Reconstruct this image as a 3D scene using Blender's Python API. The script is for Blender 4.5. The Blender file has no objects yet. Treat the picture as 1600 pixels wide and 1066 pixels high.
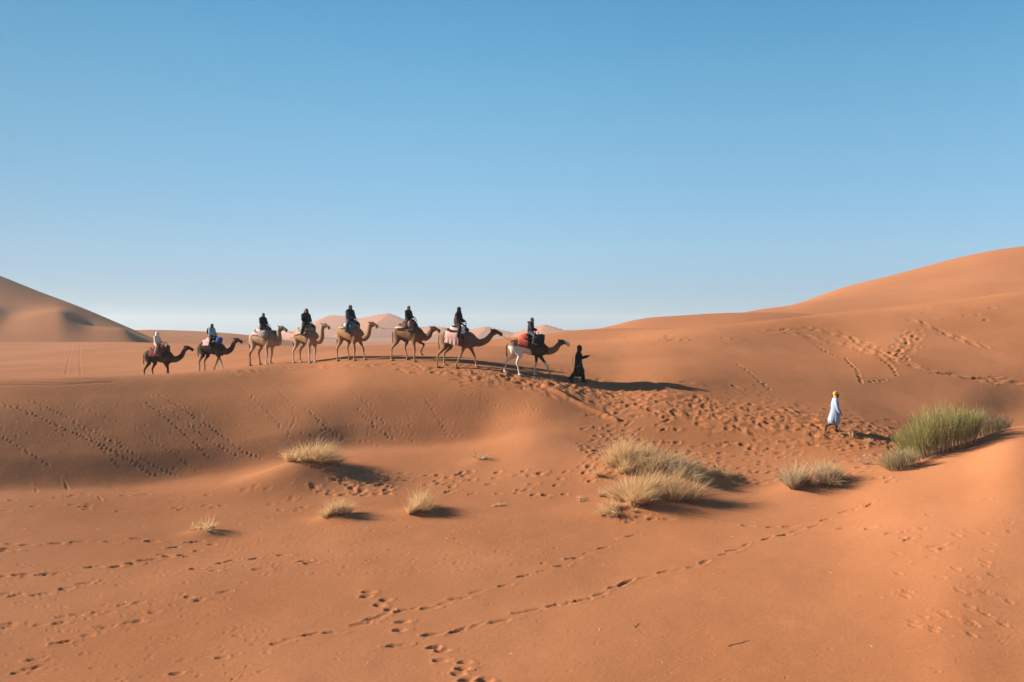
import bpy, math, random
import numpy as np
from mathutils import Vector, Matrix, Euler

# ------------------------------------------------------------------ camera, sky, sun, exposure
scene = bpy.context.scene
COL = scene.collection
F = 1555.56            # focal length in photograph pixels (35 mm lens, 1600 px wide)
HOR = 520.0            # photograph row of the horizon
cam_d = bpy.data.cameras.new('camera'); cam = bpy.data.objects.new('camera', cam_d); COL.objects.link(cam)
cam_d.lens = 35; cam_d.sensor_width = 36; cam_d.clip_end = 20000; cam_d.clip_start = 0.1
cam.location = (0, 0, 0); cam.rotation_euler = (math.radians(90), 0, 0)
cam_d.shift_y = -13.0 / 1600.0
scene.camera = cam
SUN_EL, SUN_BACK = 22.5, 10.5      # elevation; degrees the sun stands behind the picture plane on the left
sun_vec = Vector((-math.cos(math.radians(SUN_EL)) * math.cos(math.radians(SUN_BACK)),
                  math.cos(math.radians(SUN_EL)) * math.sin(math.radians(SUN_BACK)), math.sin(math.radians(SUN_EL))))
world = bpy.data.worlds.new('World'); scene.world = world; world.use_nodes = True
wn = world.node_tree; wn.nodes.clear()
wo = wn.nodes.new('ShaderNodeOutputWorld'); wb = wn.nodes.new('ShaderNodeBackground')
sk = wn.nodes.new('ShaderNodeTexSky'); sk.sky_type = 'NISHITA'; sk.sun_disc = False
sk.sun_elevation = math.radians(SUN_EL)
sk.sun_rotation = math.atan2(sun_vec.x, sun_vec.y)
sk.air_density = 1.0; sk.dust_density = 0.6; sk.ozone_density = 2.0; sk.altitude = 700
wb.inputs['Strength'].default_value = 0.05
# clear desert air: the sky's colour by height above the horizon, all the way round
tcw = wn.nodes.new('ShaderNodeTexCoord'); sxyz = wn.nodes.new('ShaderNodeSeparateXYZ'); rmp = wn.nodes.new('ShaderNodeValToRGB'); rmp.color_ramp.interpolation = 'B_SPLINE'
for k_, (z_, c_) in enumerate([(0.0, (.40, .57, .95)), (.026, (.44, .60, .97)), (.08, (.63, .76, .96)), (.20, (.71, 1.05, 1.05)), (.33, (.44, 1.05, 1.13)), (1.0, (.34, .84, 1.0))]):
    if k_ > 1: rmp.color_ramp.elements.new(z_)
    rmp.color_ramp.elements[k_].position = z_; rmp.color_ramp.elements[k_].color = (*[v / 1.2 for v in c_], 1)
vm = wn.nodes.new('ShaderNodeVectorMath'); vm.operation = 'MULTIPLY'; vs = wn.nodes.new('ShaderNodeVectorMath'); vs.operation = 'SCALE'; vs.inputs['Scale'].default_value = 1.2
wn.links.new(tcw.outputs['Generated'], sxyz.inputs[0]); wn.links.new(sxyz.outputs['Z'], rmp.inputs[0]); wn.links.new(sk.outputs[0], vm.inputs[0]); wn.links.new(rmp.outputs[0], vm.inputs[1])
mrx = wn.nodes.new('ShaderNodeMapRange'); mrx.interpolation_type = 'SMOOTHSTEP'; mrx.inputs[1].default_value = -.9; mrx.inputs[2].default_value = .1; mrx.inputs[3].default_value = .50; mrx.inputs[4].default_value = 1.2
wn.links.new(sxyz.outputs['X'], mrx.inputs[0]); wn.links.new(mrx.outputs[0], vs.inputs['Scale'])
wn.links.new(vm.outputs[0], vs.inputs[0]); wn.links.new(vs.outputs[0], wb.inputs['Color']); wn.links.new(wb.outputs[0], wo.inputs['Surface'])
sun_d = bpy.data.lights.new('sun', 'SUN'); sun = bpy.data.objects.new('sun', sun_d); COL.objects.link(sun)
sun_d.energy = 5.0; sun_d.angle = math.radians(0.5); sun_d.color = (1.0, 0.87, 0.70)
sun.rotation_euler = sun_vec.to_track_quat('Z', 'Y').to_euler()
scene.view_settings.view_transform = 'Standard'; scene.view_settings.look = 'None'
scene.view_settings.gamma = 1.0; scene.view_settings.use_curve_mapping = False
scene.view_settings.exposure = 1.585
random.seed(7); rng = np.random.default_rng(7)

# ------------------------------------------------------------------ object helpers
def tag(o, label=None, cat=None, group=None, kind=None):
    if label: o['label'] = label
    if cat: o['category'] = cat
    if group: o['group'] = group
    if kind: o['kind'] = kind
    return o
def link(name, me, mat=None, parent=None, smooth=True):
    o = bpy.data.objects.new(name, me); COL.objects.link(o)
    if mat is not None and not me.materials: me.materials.append(mat)
    if smooth and len(me.polygons): me.polygons.foreach_set('use_smooth', np.ones(len(me.polygons), bool))
    if parent is not None: o.parent = parent
    return o
def empty(name, loc=(0, 0, 0), rz=0, sc=1.0):
    o = bpy.data.objects.new(name, None); COL.objects.link(o)
    o.location = loc; o.rotation_euler = (0, 0, rz); o.scale = (sc, sc, sc); o.empty_display_size = .2
    return o
def mesh_np(name, V, Fq):
    """mesh from numpy verts and an (n,k) face array"""
    me = bpy.data.meshes.new(name); V = np.asarray(V, np.float32); Fq = np.asarray(Fq, np.int32); n, k = Fq.shape
    me.vertices.add(len(V)); me.vertices.foreach_set('co', V.ravel())
    me.loops.add(n * k); me.loops.foreach_set('vertex_index', Fq.ravel())
    me.polygons.add(n); me.polygons.foreach_set('loop_start', np.arange(0, n * k, k, dtype=np.int32))
    me.polygons.foreach_set('loop_total', np.full(n, k, np.int32))
    me.update(calc_edges=True); return me

# ------------------------------------------------------------------ numpy noise
_perm = np.random.default_rng(11).random((512, 512)).astype(np.float64)
def vnoise(x, y):
    xi = np.floor(x).astype(int); yi = np.floor(y).astype(int); fx = x - xi; fy = y - yi
    fx = fx * fx * fx * (fx * (fx * 6 - 15) + 10); fy = fy * fy * fy * (fy * (fy * 6 - 15) + 10)
    a = _perm[xi & 511, yi & 511]; b = _perm[(xi + 1) & 511, yi & 511]
    c = _perm[xi & 511, (yi + 1) & 511]; d = _perm[(xi + 1) & 511, (yi + 1) & 511]
    return ((a * (1 - fx) + b * fx) * (1 - fy) + (c * (1 - fx) + d * fx) * fy) * 2 - 1

# ------------------------------------------------------------------ materials
def nodes_of(m):
    m.use_nodes = True; nt = m.node_tree; return nt, nt.nodes['Principled BSDF']
def mat(name, col, rough=.85, var=.12, scale=12, bump=0, bscale=60, sheen=0, spec=.2):
    m = bpy.data.materials.new(name); nt, b = nodes_of(m)
    tc = nt.nodes.new('ShaderNodeTexCoord'); n = nt.nodes.new('ShaderNodeTexNoise'); n.inputs['Scale'].default_value = scale
    n.inputs['Detail'].default_value = 4
    nt.links.new(tc.outputs['Object'], n.inputs['Vector'])
    r = nt.nodes.new('ShaderNodeMix'); r.data_type = 'RGBA'
    c = np.array(col) * .42
    r.inputs[6].default_value = (*np.clip(c * (1 - var * 1.6), 0, 1), 1); r.inputs[7].default_value = (*np.clip(c * (1 + var * 1.6), 0, 1), 1)
    nt.links.new(n.outputs['Fac'], r.inputs[0]); nt.links.new(r.outputs[2], b.inputs['Base Color'])
    b.inputs['Roughness'].default_value = rough; b.inputs['Specular IOR Level'].default_value = spec
    if sheen: b.inputs['Sheen Weight'].default_value = sheen
    if bump:
        n2 = nt.nodes.new('ShaderNodeTexNoise'); n2.inputs['Scale'].default_value = bscale
        nt.links.new(tc.outputs['Object'], n2.inputs['Vector'])
        bp = nt.nodes.new('ShaderNodeBump'); bp.inputs['Distance'].default_value = bump; bp.inputs['Strength'].default_value = 1
        nt.links.new(n2.outputs['Fac'], bp.inputs['Height']); nt.links.new(bp.outputs[0], b.inputs['Normal'])
    return m
def attr_mat(name, rough=.9, bump=.006, bscale=45, spec=.15):
    m = bpy.data.materials.new(name); nt, b = nodes_of(m)
    a = nt.nodes.new('ShaderNodeAttribute'); a.attribute_name = 'coat'
    tc = nt.nodes.new('ShaderNodeTexCoord'); n = nt.nodes.new('ShaderNodeTexNoise'); n.inputs['Scale'].default_value = 14; n.inputs['Detail'].default_value = 6
    nt.links.new(tc.outputs['Object'], n.inputs['Vector'])
    mr = nt.nodes.new('ShaderNodeMapRange'); mr.inputs[3].default_value = .72; mr.inputs[4].default_value = 1.25
    nt.links.new(n.outputs['Fac'], mr.inputs[0])
    mx = nt.nodes.new('ShaderNodeVectorMath'); mx.operation = 'SCALE'
    nt.links.new(a.outputs['Color'], mx.inputs[0]); nt.links.new(mr.outputs[0], mx.inputs['Scale'])
    nt.links.new(mx.outputs[0], b.inputs['Base Color'])
    b.inputs['Roughness'].default_value = rough; b.inputs['Specular IOR Level'].default_value = spec
    n2 = nt.nodes.new('ShaderNodeTexNoise'); n2.inputs['Scale'].default_value = bscale
    nt.links.new(tc.outputs['Object'], n2.inputs['Vector'])
    bp = nt.nodes.new('ShaderNodeBump'); bp.inputs['Distance'].default_value = bump
    nt.links.new(n2.outputs['Fac'], bp.inputs['Height']); nt.links.new(bp.outputs[0], b.inputs['Normal'])
    return m
def sand_material(name, c1, c2, ripple=True):
    m = bpy.data.materials.new(name); nt, b = nodes_of(m); N = nt.nodes; L = nt.links
    tc = N.new('ShaderNodeTexCoord')
    big = N.new('ShaderNodeTexNoise'); big.inputs['Scale'].default_value = .09; big.inputs['Detail'].default_value = 5; big.inputs['Roughness'].default_value = .55
    L.new(tc.outputs['Object'], big.inputs['Vector'])
    mix = N.new('ShaderNodeMix'); mix.data_type = 'RGBA'; mix.inputs[6].default_value = (*c1, 1); mix.inputs[7].default_value = (*c2, 1)
    mr = N.new('ShaderNodeMapRange'); mr.inputs[1].default_value = .35; mr.inputs[2].default_value = .65; L.new(big.outputs['Fac'], mr.inputs[0]); L.new(mr.outputs[0], mix.inputs[0])
    fine = N.new('ShaderNodeTexNoise'); fine.inputs['Scale'].default_value = 9; fine.inputs['Detail'].default_value = 8; fine.inputs['Roughness'].default_value = .75
    L.new(tc.outputs['Object'], fine.inputs['Vector'])
    mf = N.new('ShaderNodeMapRange'); mf.inputs[1].default_value = .2; mf.inputs[2].default_value = .8; mf.inputs[3].default_value = .86; mf.inputs[4].default_value = 1.14
    L.new(fine.outputs['Fac'], mf.inputs[0])
    sc = N.new('ShaderNodeVectorMath'); sc.operation = 'SCALE'; L.new(mix.outputs[2], sc.inputs[0]); L.new(mf.outputs[0], sc.inputs['Scale'])
    L.new(sc.outputs[0], b.inputs['Base Color'])
    b.inputs['Roughness'].default_value = 1.0; b.inputs['Specular IOR Level'].default_value = 0.05
    b.inputs['Diffuse Roughness'].default_value = .3
    if ripple:
        mp = N.new('ShaderNodeMapping'); mp.inputs['Rotation'].default_value = (0, 0, math.radians(38)); L.new(tc.outputs['Object'], mp.inputs['Vector'])
        wv = N.new('ShaderNodeTexWave'); wv.inputs['Scale'].default_value = 2.5; wv.inputs['Distortion'].default_value = 3.0; wv.inputs['Detail'].default_value = 2
        wv.inputs['Detail Scale'].default_value = .7; L.new(mp.outputs[0], wv.inputs['Vector'])
        at = N.new('ShaderNodeAttribute'); at.attribute_name = 'ripple'
        mu = N.new('ShaderNodeMath'); mu.operation = 'MULTIPLY'; L.new(wv.outputs['Fac'], mu.inputs[0]); L.new(at.outputs['Fac'], mu.inputs[1])
        ad = N.new('ShaderNodeMath'); ad.operation = 'MULTIPLY_ADD'; L.new(fine.outputs['Fac'], ad.inputs[0]); ad.inputs[1].default_value = 2.6; L.new(mu.outputs[0], ad.inputs[2])
        bp = N.new('ShaderNodeBump'); bp.inputs['Distance'].default_value = .0055; bp.inputs['Strength'].default_value = 1
        L.new(ad.outputs[0], bp.inputs['Height']); L.new(bp.outputs[0], b.inputs['Normal'])
    return m
SAND = sand_material('orange_sand', (.300, .118, .050), (.348, .145, .068))
SAND_FAR = sand_material('distant_sand', (.292, .117, .053), (.317, .132, .062), ripple=False)

# ------------------------------------------------------------------ terrain
def pchip_slopes(x, y):
    """x, y: (n, ...) arrays; monotone cubic slopes along axis 0"""
    h = np.diff(x, axis=0); d = np.diff(y, axis=0) / h
    m = np.zeros_like(y)
    s = (d[:-1] * d[1:]) > 0
    w1 = 2 * h[1:] + h[:-1]; w2 = h[1:] + 2 * h[:-1]
    with np.errstate(divide='ignore', invalid='ignore'):
        mm = (w1 + w2) / (w1 / d[:-1] + w2 / d[1:])
    m[1:-1] = np.where(s, mm, 0)
    m[0] = d[0]; m[-1] = d[-1]; return m
def pchip(x, y, q, m=None):
    if m is None: m = pchip_slopes(x, y)
    i = np.clip(np.searchsorted(x, q) - 1, 0, len(x) - 2); h = x[i + 1] - x[i]; t = (q - x[i]) / h
    t2 = t * t; t3 = t2 * t
    return (2 * t3 - 3 * t2 + 1) * y[i] + (t3 - 2 * t2 + t) * h * m[i] + (-2 * t3 + 3 * t2) * y[i + 1] + (t3 - t2) * h * m[i + 1]
def soft_slopes(x, y):
    """finite-difference slopes: rounder than pchip"""
    h = np.diff(x); d = np.diff(y) / h; m = np.zeros_like(y)
    m[1:-1] = (d[:-1] * h[1:] + d[1:] * h[:-1]) / (h[1:] + h[:-1]); m[0] = d[0]; m[-1] = d[-1]; return m

# cross sections of the near dunes, each (bearing as photograph column) : nodes (distance m, photograph row of the surface there)
#        A bottom      B             C             D foot       E             F             G crest        H             I             K
T = {
 -900: [(20, 1066), (24, 955), (27, 890), (30, 810), (33.5, 715), (38, 632), (42, 597), (48, 604), (85, 575), (200, 534)],
 -300: [(19.5, 1066), (26.5, 905), (30, 845), (33.2, 784), (36.4, 702), (40.5, 625), (44, 595), (50, 602), (85, 573), (190, 534)],
 0: [(19.5, 1066), (26.4, 905), (31.5, 828), (36, 768), (38, 710), (41.7, 626), (44.3, 593), (50, 602), (85, 572), (170, 535)],
 200: [(19.3, 1066), (26.2, 905), (32.2, 825), (37.6, 762), (39.6, 706), (43.5, 622), (46.3, 588), (52.8, 600), (82, 568), (150, 535)],
 350: [(19.2, 1066), (26, 905), (33, 818), (39.4, 742), (41.2, 694), (45, 616), (48.4, 580), (55.6, 577), (78, 558), (125, 538)],
 480: [(19, 1066), (26, 905), (33.5, 812), (40.8, 716), (42.5, 670), (45.7, 610), (52.3, 568), (58, 558), (75, 549), (100, 541)],
 560: [(19, 1066), (26, 905), (33.5, 806), (41.8, 702), (43.2, 662), (45.5, 604), (50.5, 562), (56, 552), (72, 545), (95, 540)],
 640: [(19, 1066), (26, 905), (33.5, 805), (42, 698), (43.3, 661), (45.4, 604), (48.9, 563), (54, 551), (70, 544), (90, 537)],
 750: [(18.9, 1066), (26, 905), (33.5, 803), (42.2, 689), (43.3, 660), (44.9, 609), (47.2, 571), (53, 553), (68, 541), (85, 531)],
 850: [(18.8, 1066), (26, 905), (33.6, 802), (41.9, 670), (43.1, 643), (44.8, 608), (46.6, 584), (52.5, 560), (62.5, 542), (80, 523)],
 950: [(18.7, 1066), (26, 904), (33.8, 800), (40.4, 694), (42.9, 652), (44.9, 616), (46.6, 592), (53, 560), (65, 532), (84, 514)],
 1050: [(18.7, 1066), (25.8, 902), (33.8, 798), (40, 704), (42.4, 655), (44.3, 617), (46, 590), (54, 551), (66, 516), (86, 512)],
 1180: [(18.5, 1066), (25.6, 900), (33.8, 793), (39.6, 710), (42.3, 652), (44.7, 619), (47.4, 589), (56.5, 547), (68, 503), (85, 512)],
 1300: [(18.4, 1066), (25.4, 898), (33.5, 785), (38.8, 712), (41.5, 665), (44.6, 630), (49.2, 589), (59, 545), (71, 490), (86, 506)],
 1400: [(18.3, 1066), (25, 893), (32.5, 772), (37.6, 722), (41, 682), (45.2, 640), (50.8, 588), (60, 535), (73, 480), (88, 498)],
 1500: [(18.1, 1066), (24.7, 883), (32, 760), (37, 706), (41, 700), (46, 643), (53.2, 582), (62, 525), (74, 468), (88, 484)],
 1600: [(18.2, 1066), (24.9, 874), (31.9, 735), (36.8, 666), (41.5, 686), (48, 646), (55, 575), (64, 512), (75, 456), (90, 470)],
 1900: [(18.2, 1066), (24.8, 872), (31.9, 728), (36.9, 655), (43, 690), (50, 652), (57, 572), (65, 502), (76, 440), (92, 455)],
 2500: [(18, 1066), (24.8, 872), (31.9, 728), (37, 655), (43, 690), (51, 652), (58, 572), (66, 500), (76, 440), (92, 455)],
}
cpx = np.array(sorted(T)); cu = (cpx - 800) / F
YN = np.array([[p[0] for p in T[c]] for c in cpx]); PN = np.array([[p[1] for p in T[c]] for c in cpx])
ZN = -(PN - HOR) / F * YN
ug = np.concatenate([-.56 - np.cumsum(.004 * 1.075 ** np.arange(42))[::-1], np.arange(-.56, .5601, .00104), .56 + np.cumsum(.004 * 1.075 ** np.arange(42))])
Yg = np.concatenate([np.linspace(-40, 0, 8)[:-1], np.linspace(0, 15, 22)[:-1], np.arange(15, 22, .055), np.arange(22, 40, .07), np.arange(40, 47, .065), np.arange(47, 58, .08),
                     np.arange(58, 80, .2), np.arange(80, 110, .5), 110 * (2600 / 110) ** np.linspace(0, 1, 60)])
nu, nY = len(ug), len(Yg)
def smooth_pts(cu, vals, u):      # soft interpolation of section nodes across bearings
    out = np.empty((len(u), vals.shape[1]))
    uc = np.clip(u, cu[0], cu[-1])
    for k in range(vals.shape[1]): out[:, k] = pchip(cu, vals[:, k], uc)
    return out
YS = smooth_pts(cu, YN, ug); ZS = smooth_pts(cu, ZN, ug)
# light smoothing of the node lines so no section shows
ker = np.exp(-np.linspace(-2, 2, 41) ** 2); ker /= ker.sum()
for A_ in (YS, ZS):
    for k in range(A_.shape[1]):
        A_[:, k] = np.convolve(np.pad(A_[:, k], 20, mode='edge'), ker, mode='valid')
Z = np.empty((nY, nu))
for i in range(nu):
    yD = YS[i, 3] - 1.3; zD = ZS[i, 3] + (ZS[i, 2] - ZS[i, 3]) * .8 * 1.3 / (YS[i, 3] - YS[i, 2])
    yk = np.concatenate([[-45, -1, 1.5, 8.5, YS[i, 0] - 4.5], YS[i, :3], [yD], YS[i, 3:], [YS[i, -1] * 1.3, 290, 4100]])
    zA = ZS[i, 0]
    zk = np.concatenate([[-2.6, -1.72, -1.9, zA + 1.6, zA + .2], ZS[i, :3], [zD], ZS[i, 3:], [ZS[i, -1] - 1.5, -6, -6.5]])
    m = .7 * pchip_slopes(yk, zk) + .3 * soft_slopes(yk, zk)
    m[1] = 0; m[-2:] = 0; m[-4:-2] = pchip_slopes(yk, zk)[-4:-2]
    Z[:, i] = pchip(yk, zk, Yg, m)
W = np.where(Yg > 10, Yg, 10.0)
XX = ug[None, :] * W[:, None]; YY = np.repeat(Yg[:, None], nu, 1)
near = np.clip((110 - YY) / 40, 0, 1)
Z += near * (.10 * vnoise(XX / 9 + 3, YY / 7 + 9) * np.clip((60 - YY) / 20, .3, 1) + .035 * vnoise(XX / 3.1 + 31, YY / 2.6) + .010 * vnoise(XX / 1.1, YY / 1.0 + 5) + .0035 * vnoise(XX / .42 + 8, YY / .4))
Z0 = Z.copy()
def gz(x, y, arr=None):
    A_ = Z if arr is None else arr
    w = y if y > 10 else 10.0
    u = x / w; j = int(np.clip(np.searchsorted(Yg, y) - 1, 0, nY - 2)); i = int(np.clip(np.searchsorted(ug, u) - 1, 0, nu - 2))
    a = np.clip((y - Yg[j]) / (Yg[j + 1] - Yg[j]), 0, 1); b = np.clip((u - ug[i]) / (ug[i + 1] - ug[i]), 0, 1)
    return float((A_[j, i] * (1 - b) + A_[j, i + 1] * b) * (1 - a) + (A_[j + 1, i] * (1 - b) + A_[j + 1, i + 1] * b) * a)
PY = HOR - F * Z0 / np.maximum(YY, 1)
j12 = int(np.searchsorted(Yg, 12))
def ground_at(px, py):
    """where the line of sight through a photograph point first meets the sand"""
    u = (px - 800) / F; i = int(np.clip(np.searchsorted(ug, u), 0, nu - 1)); col = PY[j12:, i]
    k = np.argmax(col <= py)
    if col[k] > py: k = len(col) - 1
    y = Yg[j12 + k]
    if k > 0: y = Yg[j12 + k - 1] + (Yg[j12 + k] - Yg[j12 + k - 1]) * (col[k - 1] - py) / max(col[k - 1] - col[k], 1e-6)
    return float(u * y), float(y)
def window(x, y, R):
    j0, j1 = np.searchsorted(Yg, [y - R, y + R]); i0, i1 = np.searchsorted(ug, [(x - R) / y, (x + R) / y])
    return slice(max(j0, 0), min(j1 + 1, nY)), slice(max(i0, 0), min(i1 + 1, nu))
def dent(x, y, ang, L, Wd, depth, rim=.35, tail=0):
    depth *= .86; R = max(L, Wd) * (2.4 + tail); sj, si = window(x, y, R)
    if sj.stop <= sj.start or si.stop <= si.start: return
    dx = XX[sj, si] - x; dy = YY[sj, si] - y; c, s = math.cos(ang), math.sin(ang)
    a = (dx * c + dy * s) / L; b = (-dx * s + dy * c) / Wd
    a = np.where(a > 0, a / (1 + tail), a)
    q = np.sqrt(a * a + b * b) * (1 + .26 * vnoise(XX[sj, si] * 8.3 + 3, YY[sj, si] * 8.3))
    Z[sj, si] += -depth * np.exp(-q ** 3) + rim * depth * np.exp(-((q - 1.45) / .42) ** 2)
def mound(x, y, R, h, sx=1.0, ang=0):
    Rm = R * max(sx, 1) * 2.6; sj, si = window(x, y, Rm)
    dx = XX[sj, si] - x; dy = YY[sj, si] - y; c, s = math.cos(ang), math.sin(ang)
    a = (dx * c + dy * s) / (R * sx); b = (-dx * s + dy * c) / R
    Z[sj, si] += h * np.exp(-(a * a + b * b))
# little mounds that hold the grass
for px, py, R, h, sx in [(470, 748, 1.1, .60, 1.5), (525, 812, .6, .16, 1.3), (655, 802, .6, .15, 1.3), (322, 836, .5, .17, 1.3), (985, 742, 1.5, .35, 1.3), (1050, 760, 1.2, .25, 1.3),
                         (1025, 800, 1.4, .32, 1.6), (1245, 768, .8, .12, 1.4), (1290, 760, .8, .10, 1.4), (1440, 735, 1.3, .15, 1.6), (1500, 708, 1.2, .3, 1.5), (750, 722, .5, .08, 1.2), (1120, 748, .4, .10, 1.2), (405, 766, 1.0, .26, 2.0)]:
    x, y = ground_at(px, py); mound(x, y, R, h, sx)
R_ = random.uniform
def polyline(pts, step):
    out = []; P = [np.array(ground_at(*p)) for p in pts]
    for a, b in zip(P[:-1], P[1:]):
        d = np.linalg.norm(b - a); n = max(1, int(d / step))
        for k in range(n): out.append((a + (b - a) * k / n, math.atan2(b[1] - a[1], b[0] - a[0])))
    return out
def path_prints(pts, step=.62, L=.15, Wd=.075, depth=.055, off=.09, jit=.03, tail=.8):
    for k, (p, ang) in enumerate(polyline(pts, step)):
        s = (1 if k % 2 else -1) * off
        dent(p[0] - math.sin(ang) * s + R_(-jit, jit), p[1] + math.cos(ang) * s + R_(-jit, jit), ang + R_(-.2, .2), L * R_(.8, 1.2), Wd * R_(.8, 1.2), depth * R_(.6, 1.25), .3, tail * R_(.5, 1.2))
def each_print(pts, ang=0, L=.15, Wd=.085, depth=.06, tail=.6, rim=.3):
    for p in pts:
        x, y = ground_at(*p); dent(x, y, ang + R_(-.35, .35), L * R_(.8, 1.2), Wd * R_(.85, 1.15), depth * R_(.75, 1.2), rim, tail)
each_print([(430, 1006), (478, 993), (513, 989), (560, 976), (577, 968), (622, 956), (664, 951), (712, 936), (785, 916), (815, 901), (873, 885), (893, 873), (940, 857), (985, 838)], .5, .15, .07, .052, 1.2)
each_print([(450, 999), (600, 960), (640, 953), (690, 944), (740, 926), (845, 893), (915, 865)], .5, .12, .06, .03, 1.0)
each_print([(612, 1010), (670, 992), (712, 987), (775, 972), (810, 958), (862, 947), (905, 939), (958, 918), (975, 912), (1035, 894), (1078, 887), (1128, 867), (1140, 861), (1195, 843), (1222, 837), (1270, 823), (1287, 813), (1318, 800), (1357, 790)], .6, .16, .07, .052, 1.2)
each_print([(740, 980), (835, 953), (885, 943), (935, 930), (1005, 903), (1055, 891), (1100, 879), (1165, 852), (1240, 831), (1335, 796)], .6, .14, .07, .03, 1.2)
each_print([(1165, 822), (1205, 824), (1230, 823), (1315, 826), (1357, 826), (1393, 832), (1413, 832), (1418, 843), (1460, 853), (1475, 857), (1000, 815), (1018, 817), (1040, 817), (982, 820)], 0, .14, .08, .05, .7)
each_print([(575, 925), (572, 932), (600, 938), (608, 953), (628, 972), (624, 985), (678, 1012), (690, 1017), (688, 1032), (724, 1035), (722, 1045), (714, 1053), (727, 1063), (756, 1064), (592, 946)], .2, .11, .09, .065, .4, .25)
each_print([(15, 850), (40, 852), (85, 850), (120, 847), (170, 847), (215, 842), (235, 846), (5, 861), (12, 858)], .1, .15, .08, .06, .7)
each_print([(5, 901), (25, 899), (40, 898), (62, 899), (75, 897), (90, 896), (140, 887), (150, 886), (180, 886), (205, 881), (225, 876), (240, 874), (255, 867), (262, 870), (285, 868), (295, 870), (270, 856), (296, 848), (308, 847), (308, 861), (330, 851), (345, 880), (362, 876), (398, 873), (440, 868), (475, 877), (484, 880), (305, 889), (335, 892), (405, 890)], .3, .14, .075, .06, .5)
each_print([(8, 928), (20, 931), (55, 930), (70, 928), (130, 912), (100, 920), (190, 946), (215, 942), (295, 933), (310, 938), (240, 957), (350, 925), (8, 981), (14, 975), (60, 977), (92, 974), (97, 964), (120, 961), (150, 957), (168, 957), (205, 972), (218, 971), (155, 980), (165, 981), (135, 993), (90, 1005), (100, 1004), (48, 1031), (56, 1031), (25, 1052), (45, 1046), (60, 1042), (345, 1028), (275, 1053)], .3, .12, .07, .05, .5)
# scuffed pits round the big tussock and by the foot of the dune
each_print([(500 + R_(-14, 110), 745 + R_(-3, 32)) for _ in range(46)], .1, .13, .08, .055, .5, .4)
each_print([(R_(560, 900), R_(735, 775)) for _ in range(60)], .1, .12, .07, .045, .5, .4)
each_print([(R_(350, 900), R_(808, 900)) for _ in range(200)], .2, .06, .035, .020, .5, .4)
each_print([(R_(0, 420), R_(880, 1066)) for _ in range(150)], .3, .06, .035, .020, .6, .4)
each_print([(R_(0, 560), R_(770, 800)) for _ in range(40)], .2, .11, .07, .028, .6, .4)
each_print([(R_(1390, 1590), R_(770, 1000)) for _ in range(45)], 2.2, .10, .05, .03, .6, .4)
each_print([(R_(400, 1600), R_(860, 1066)) for _ in range(90)], .3, .035, .025, .013, .6, .4)
each_print([(60 + 12 * k + R_(-4, 4), 770 + 5 * math.sin(k) + R_(-5, 6)) for k in range(0, 16, 2)], 2.4, .22, .06, .022, 1.2, .4)
# the broad trampled trail of the caravan
trail = [(350, 583, 3), (450, 576, 4), (540, 572, 6), (640, 575, 9), (740, 583, 11), (830, 595, 13), (900, 606, 17), (980, 622, 22), (1060, 634, 26), (1150, 645, 26), (1240, 657, 24), (1330, 672, 22), (1420, 690, 14)]
tx = [t[0] for t in trail]
for _ in range(1300):
    px = R_(350, 1420) if random.random() < .3 else R_(700, 1400); py = np.interp(px, tx, [t[1] for t in trail]) + random.gauss(0, .62) * np.interp(px, tx, [t[2] for t in trail])
    x, y = ground_at(px, py)
    dent(x, y, R_(-.9, .1), R_(.08, .26), R_(.06, .12), R_(.005, .028) if random.random() < .8 else R_(.025, .046), .45, R_(.3, 1.4))
each_print([(R_(905, 1060), R_(645, 760)) for _ in range(80)], .2, .12, .08, .035, .5, .5)
each_print([(R_(900, 965), R_(680, 760)) for _ in range(50)], .2, .11, .07, .035, .5, .5)
each_print([(R_(1040, 1400), R_(690, 755)) for _ in range(110)], .1, .12, .08, .032, .5, .5)
for pts, n in (([(1085, 697), (1180, 690), (1280, 696)], .5), ([(1120, 745), (1220, 735), (1330, 720)], .5), ([(1060, 706), (1150, 712), (1240, 708)], .5), ([(1150, 760), (1240, 745), (1320, 735)], .4)):
    path_prints(pts, n, .14, .08, .045)
# tracks up the right-hand dune
for pts in ([(1190, 516), (1230, 520), (1270, 527), (1320, 538), (1350, 548), (1390, 558), (1410, 567), (1450, 580), (1490, 586), (1530, 594), (1600, 597)],
            [(1265, 512), (1310, 520), (1340, 533), (1370, 546), (1400, 560)], [(1398, 556), (1405, 542), (1412, 530), (1424, 521), (1440, 513)],
            [(1428, 500), (1450, 510), (1480, 522), (1510, 533), (1545, 545)], [(1405, 560), (1418, 548), (1425, 535), (1436, 520)]):
    path_prints(pts, .6, .32, .17, .030 if pts[0][0] in (1398, 1405) else .055, .2, .10, 1.2)
    path_prints(pts, .9, .24, .12, .035, .4, .2, 1.1)
each_print([(R_(1440, 1560), R_(480, 500)) for _ in range(10)], 0, .2, .1, .06)
each_print([(R_(900, 1150), R_(524, 532)) for _ in range(26)], 0, .2, .12, .07)
path_prints([(1200, 517), (1250, 515), (1300, 517)], .9, .2, .12, .07)
path_prints([(1275, 540), (1320, 560), (1340, 580), (1345, 600)], .3, .10, .09, .05, .03)
path_prints([(1155, 570), (1180, 590), (1205, 612)], .3, .09, .08, .04, .03)
path_prints([(1375, 560), (1395, 575), (1402, 590)], .35, .12, .1, .05, .03)
path_prints([(1360, 597), (1390, 594)], .35, .12, .1, .05, .03)
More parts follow.
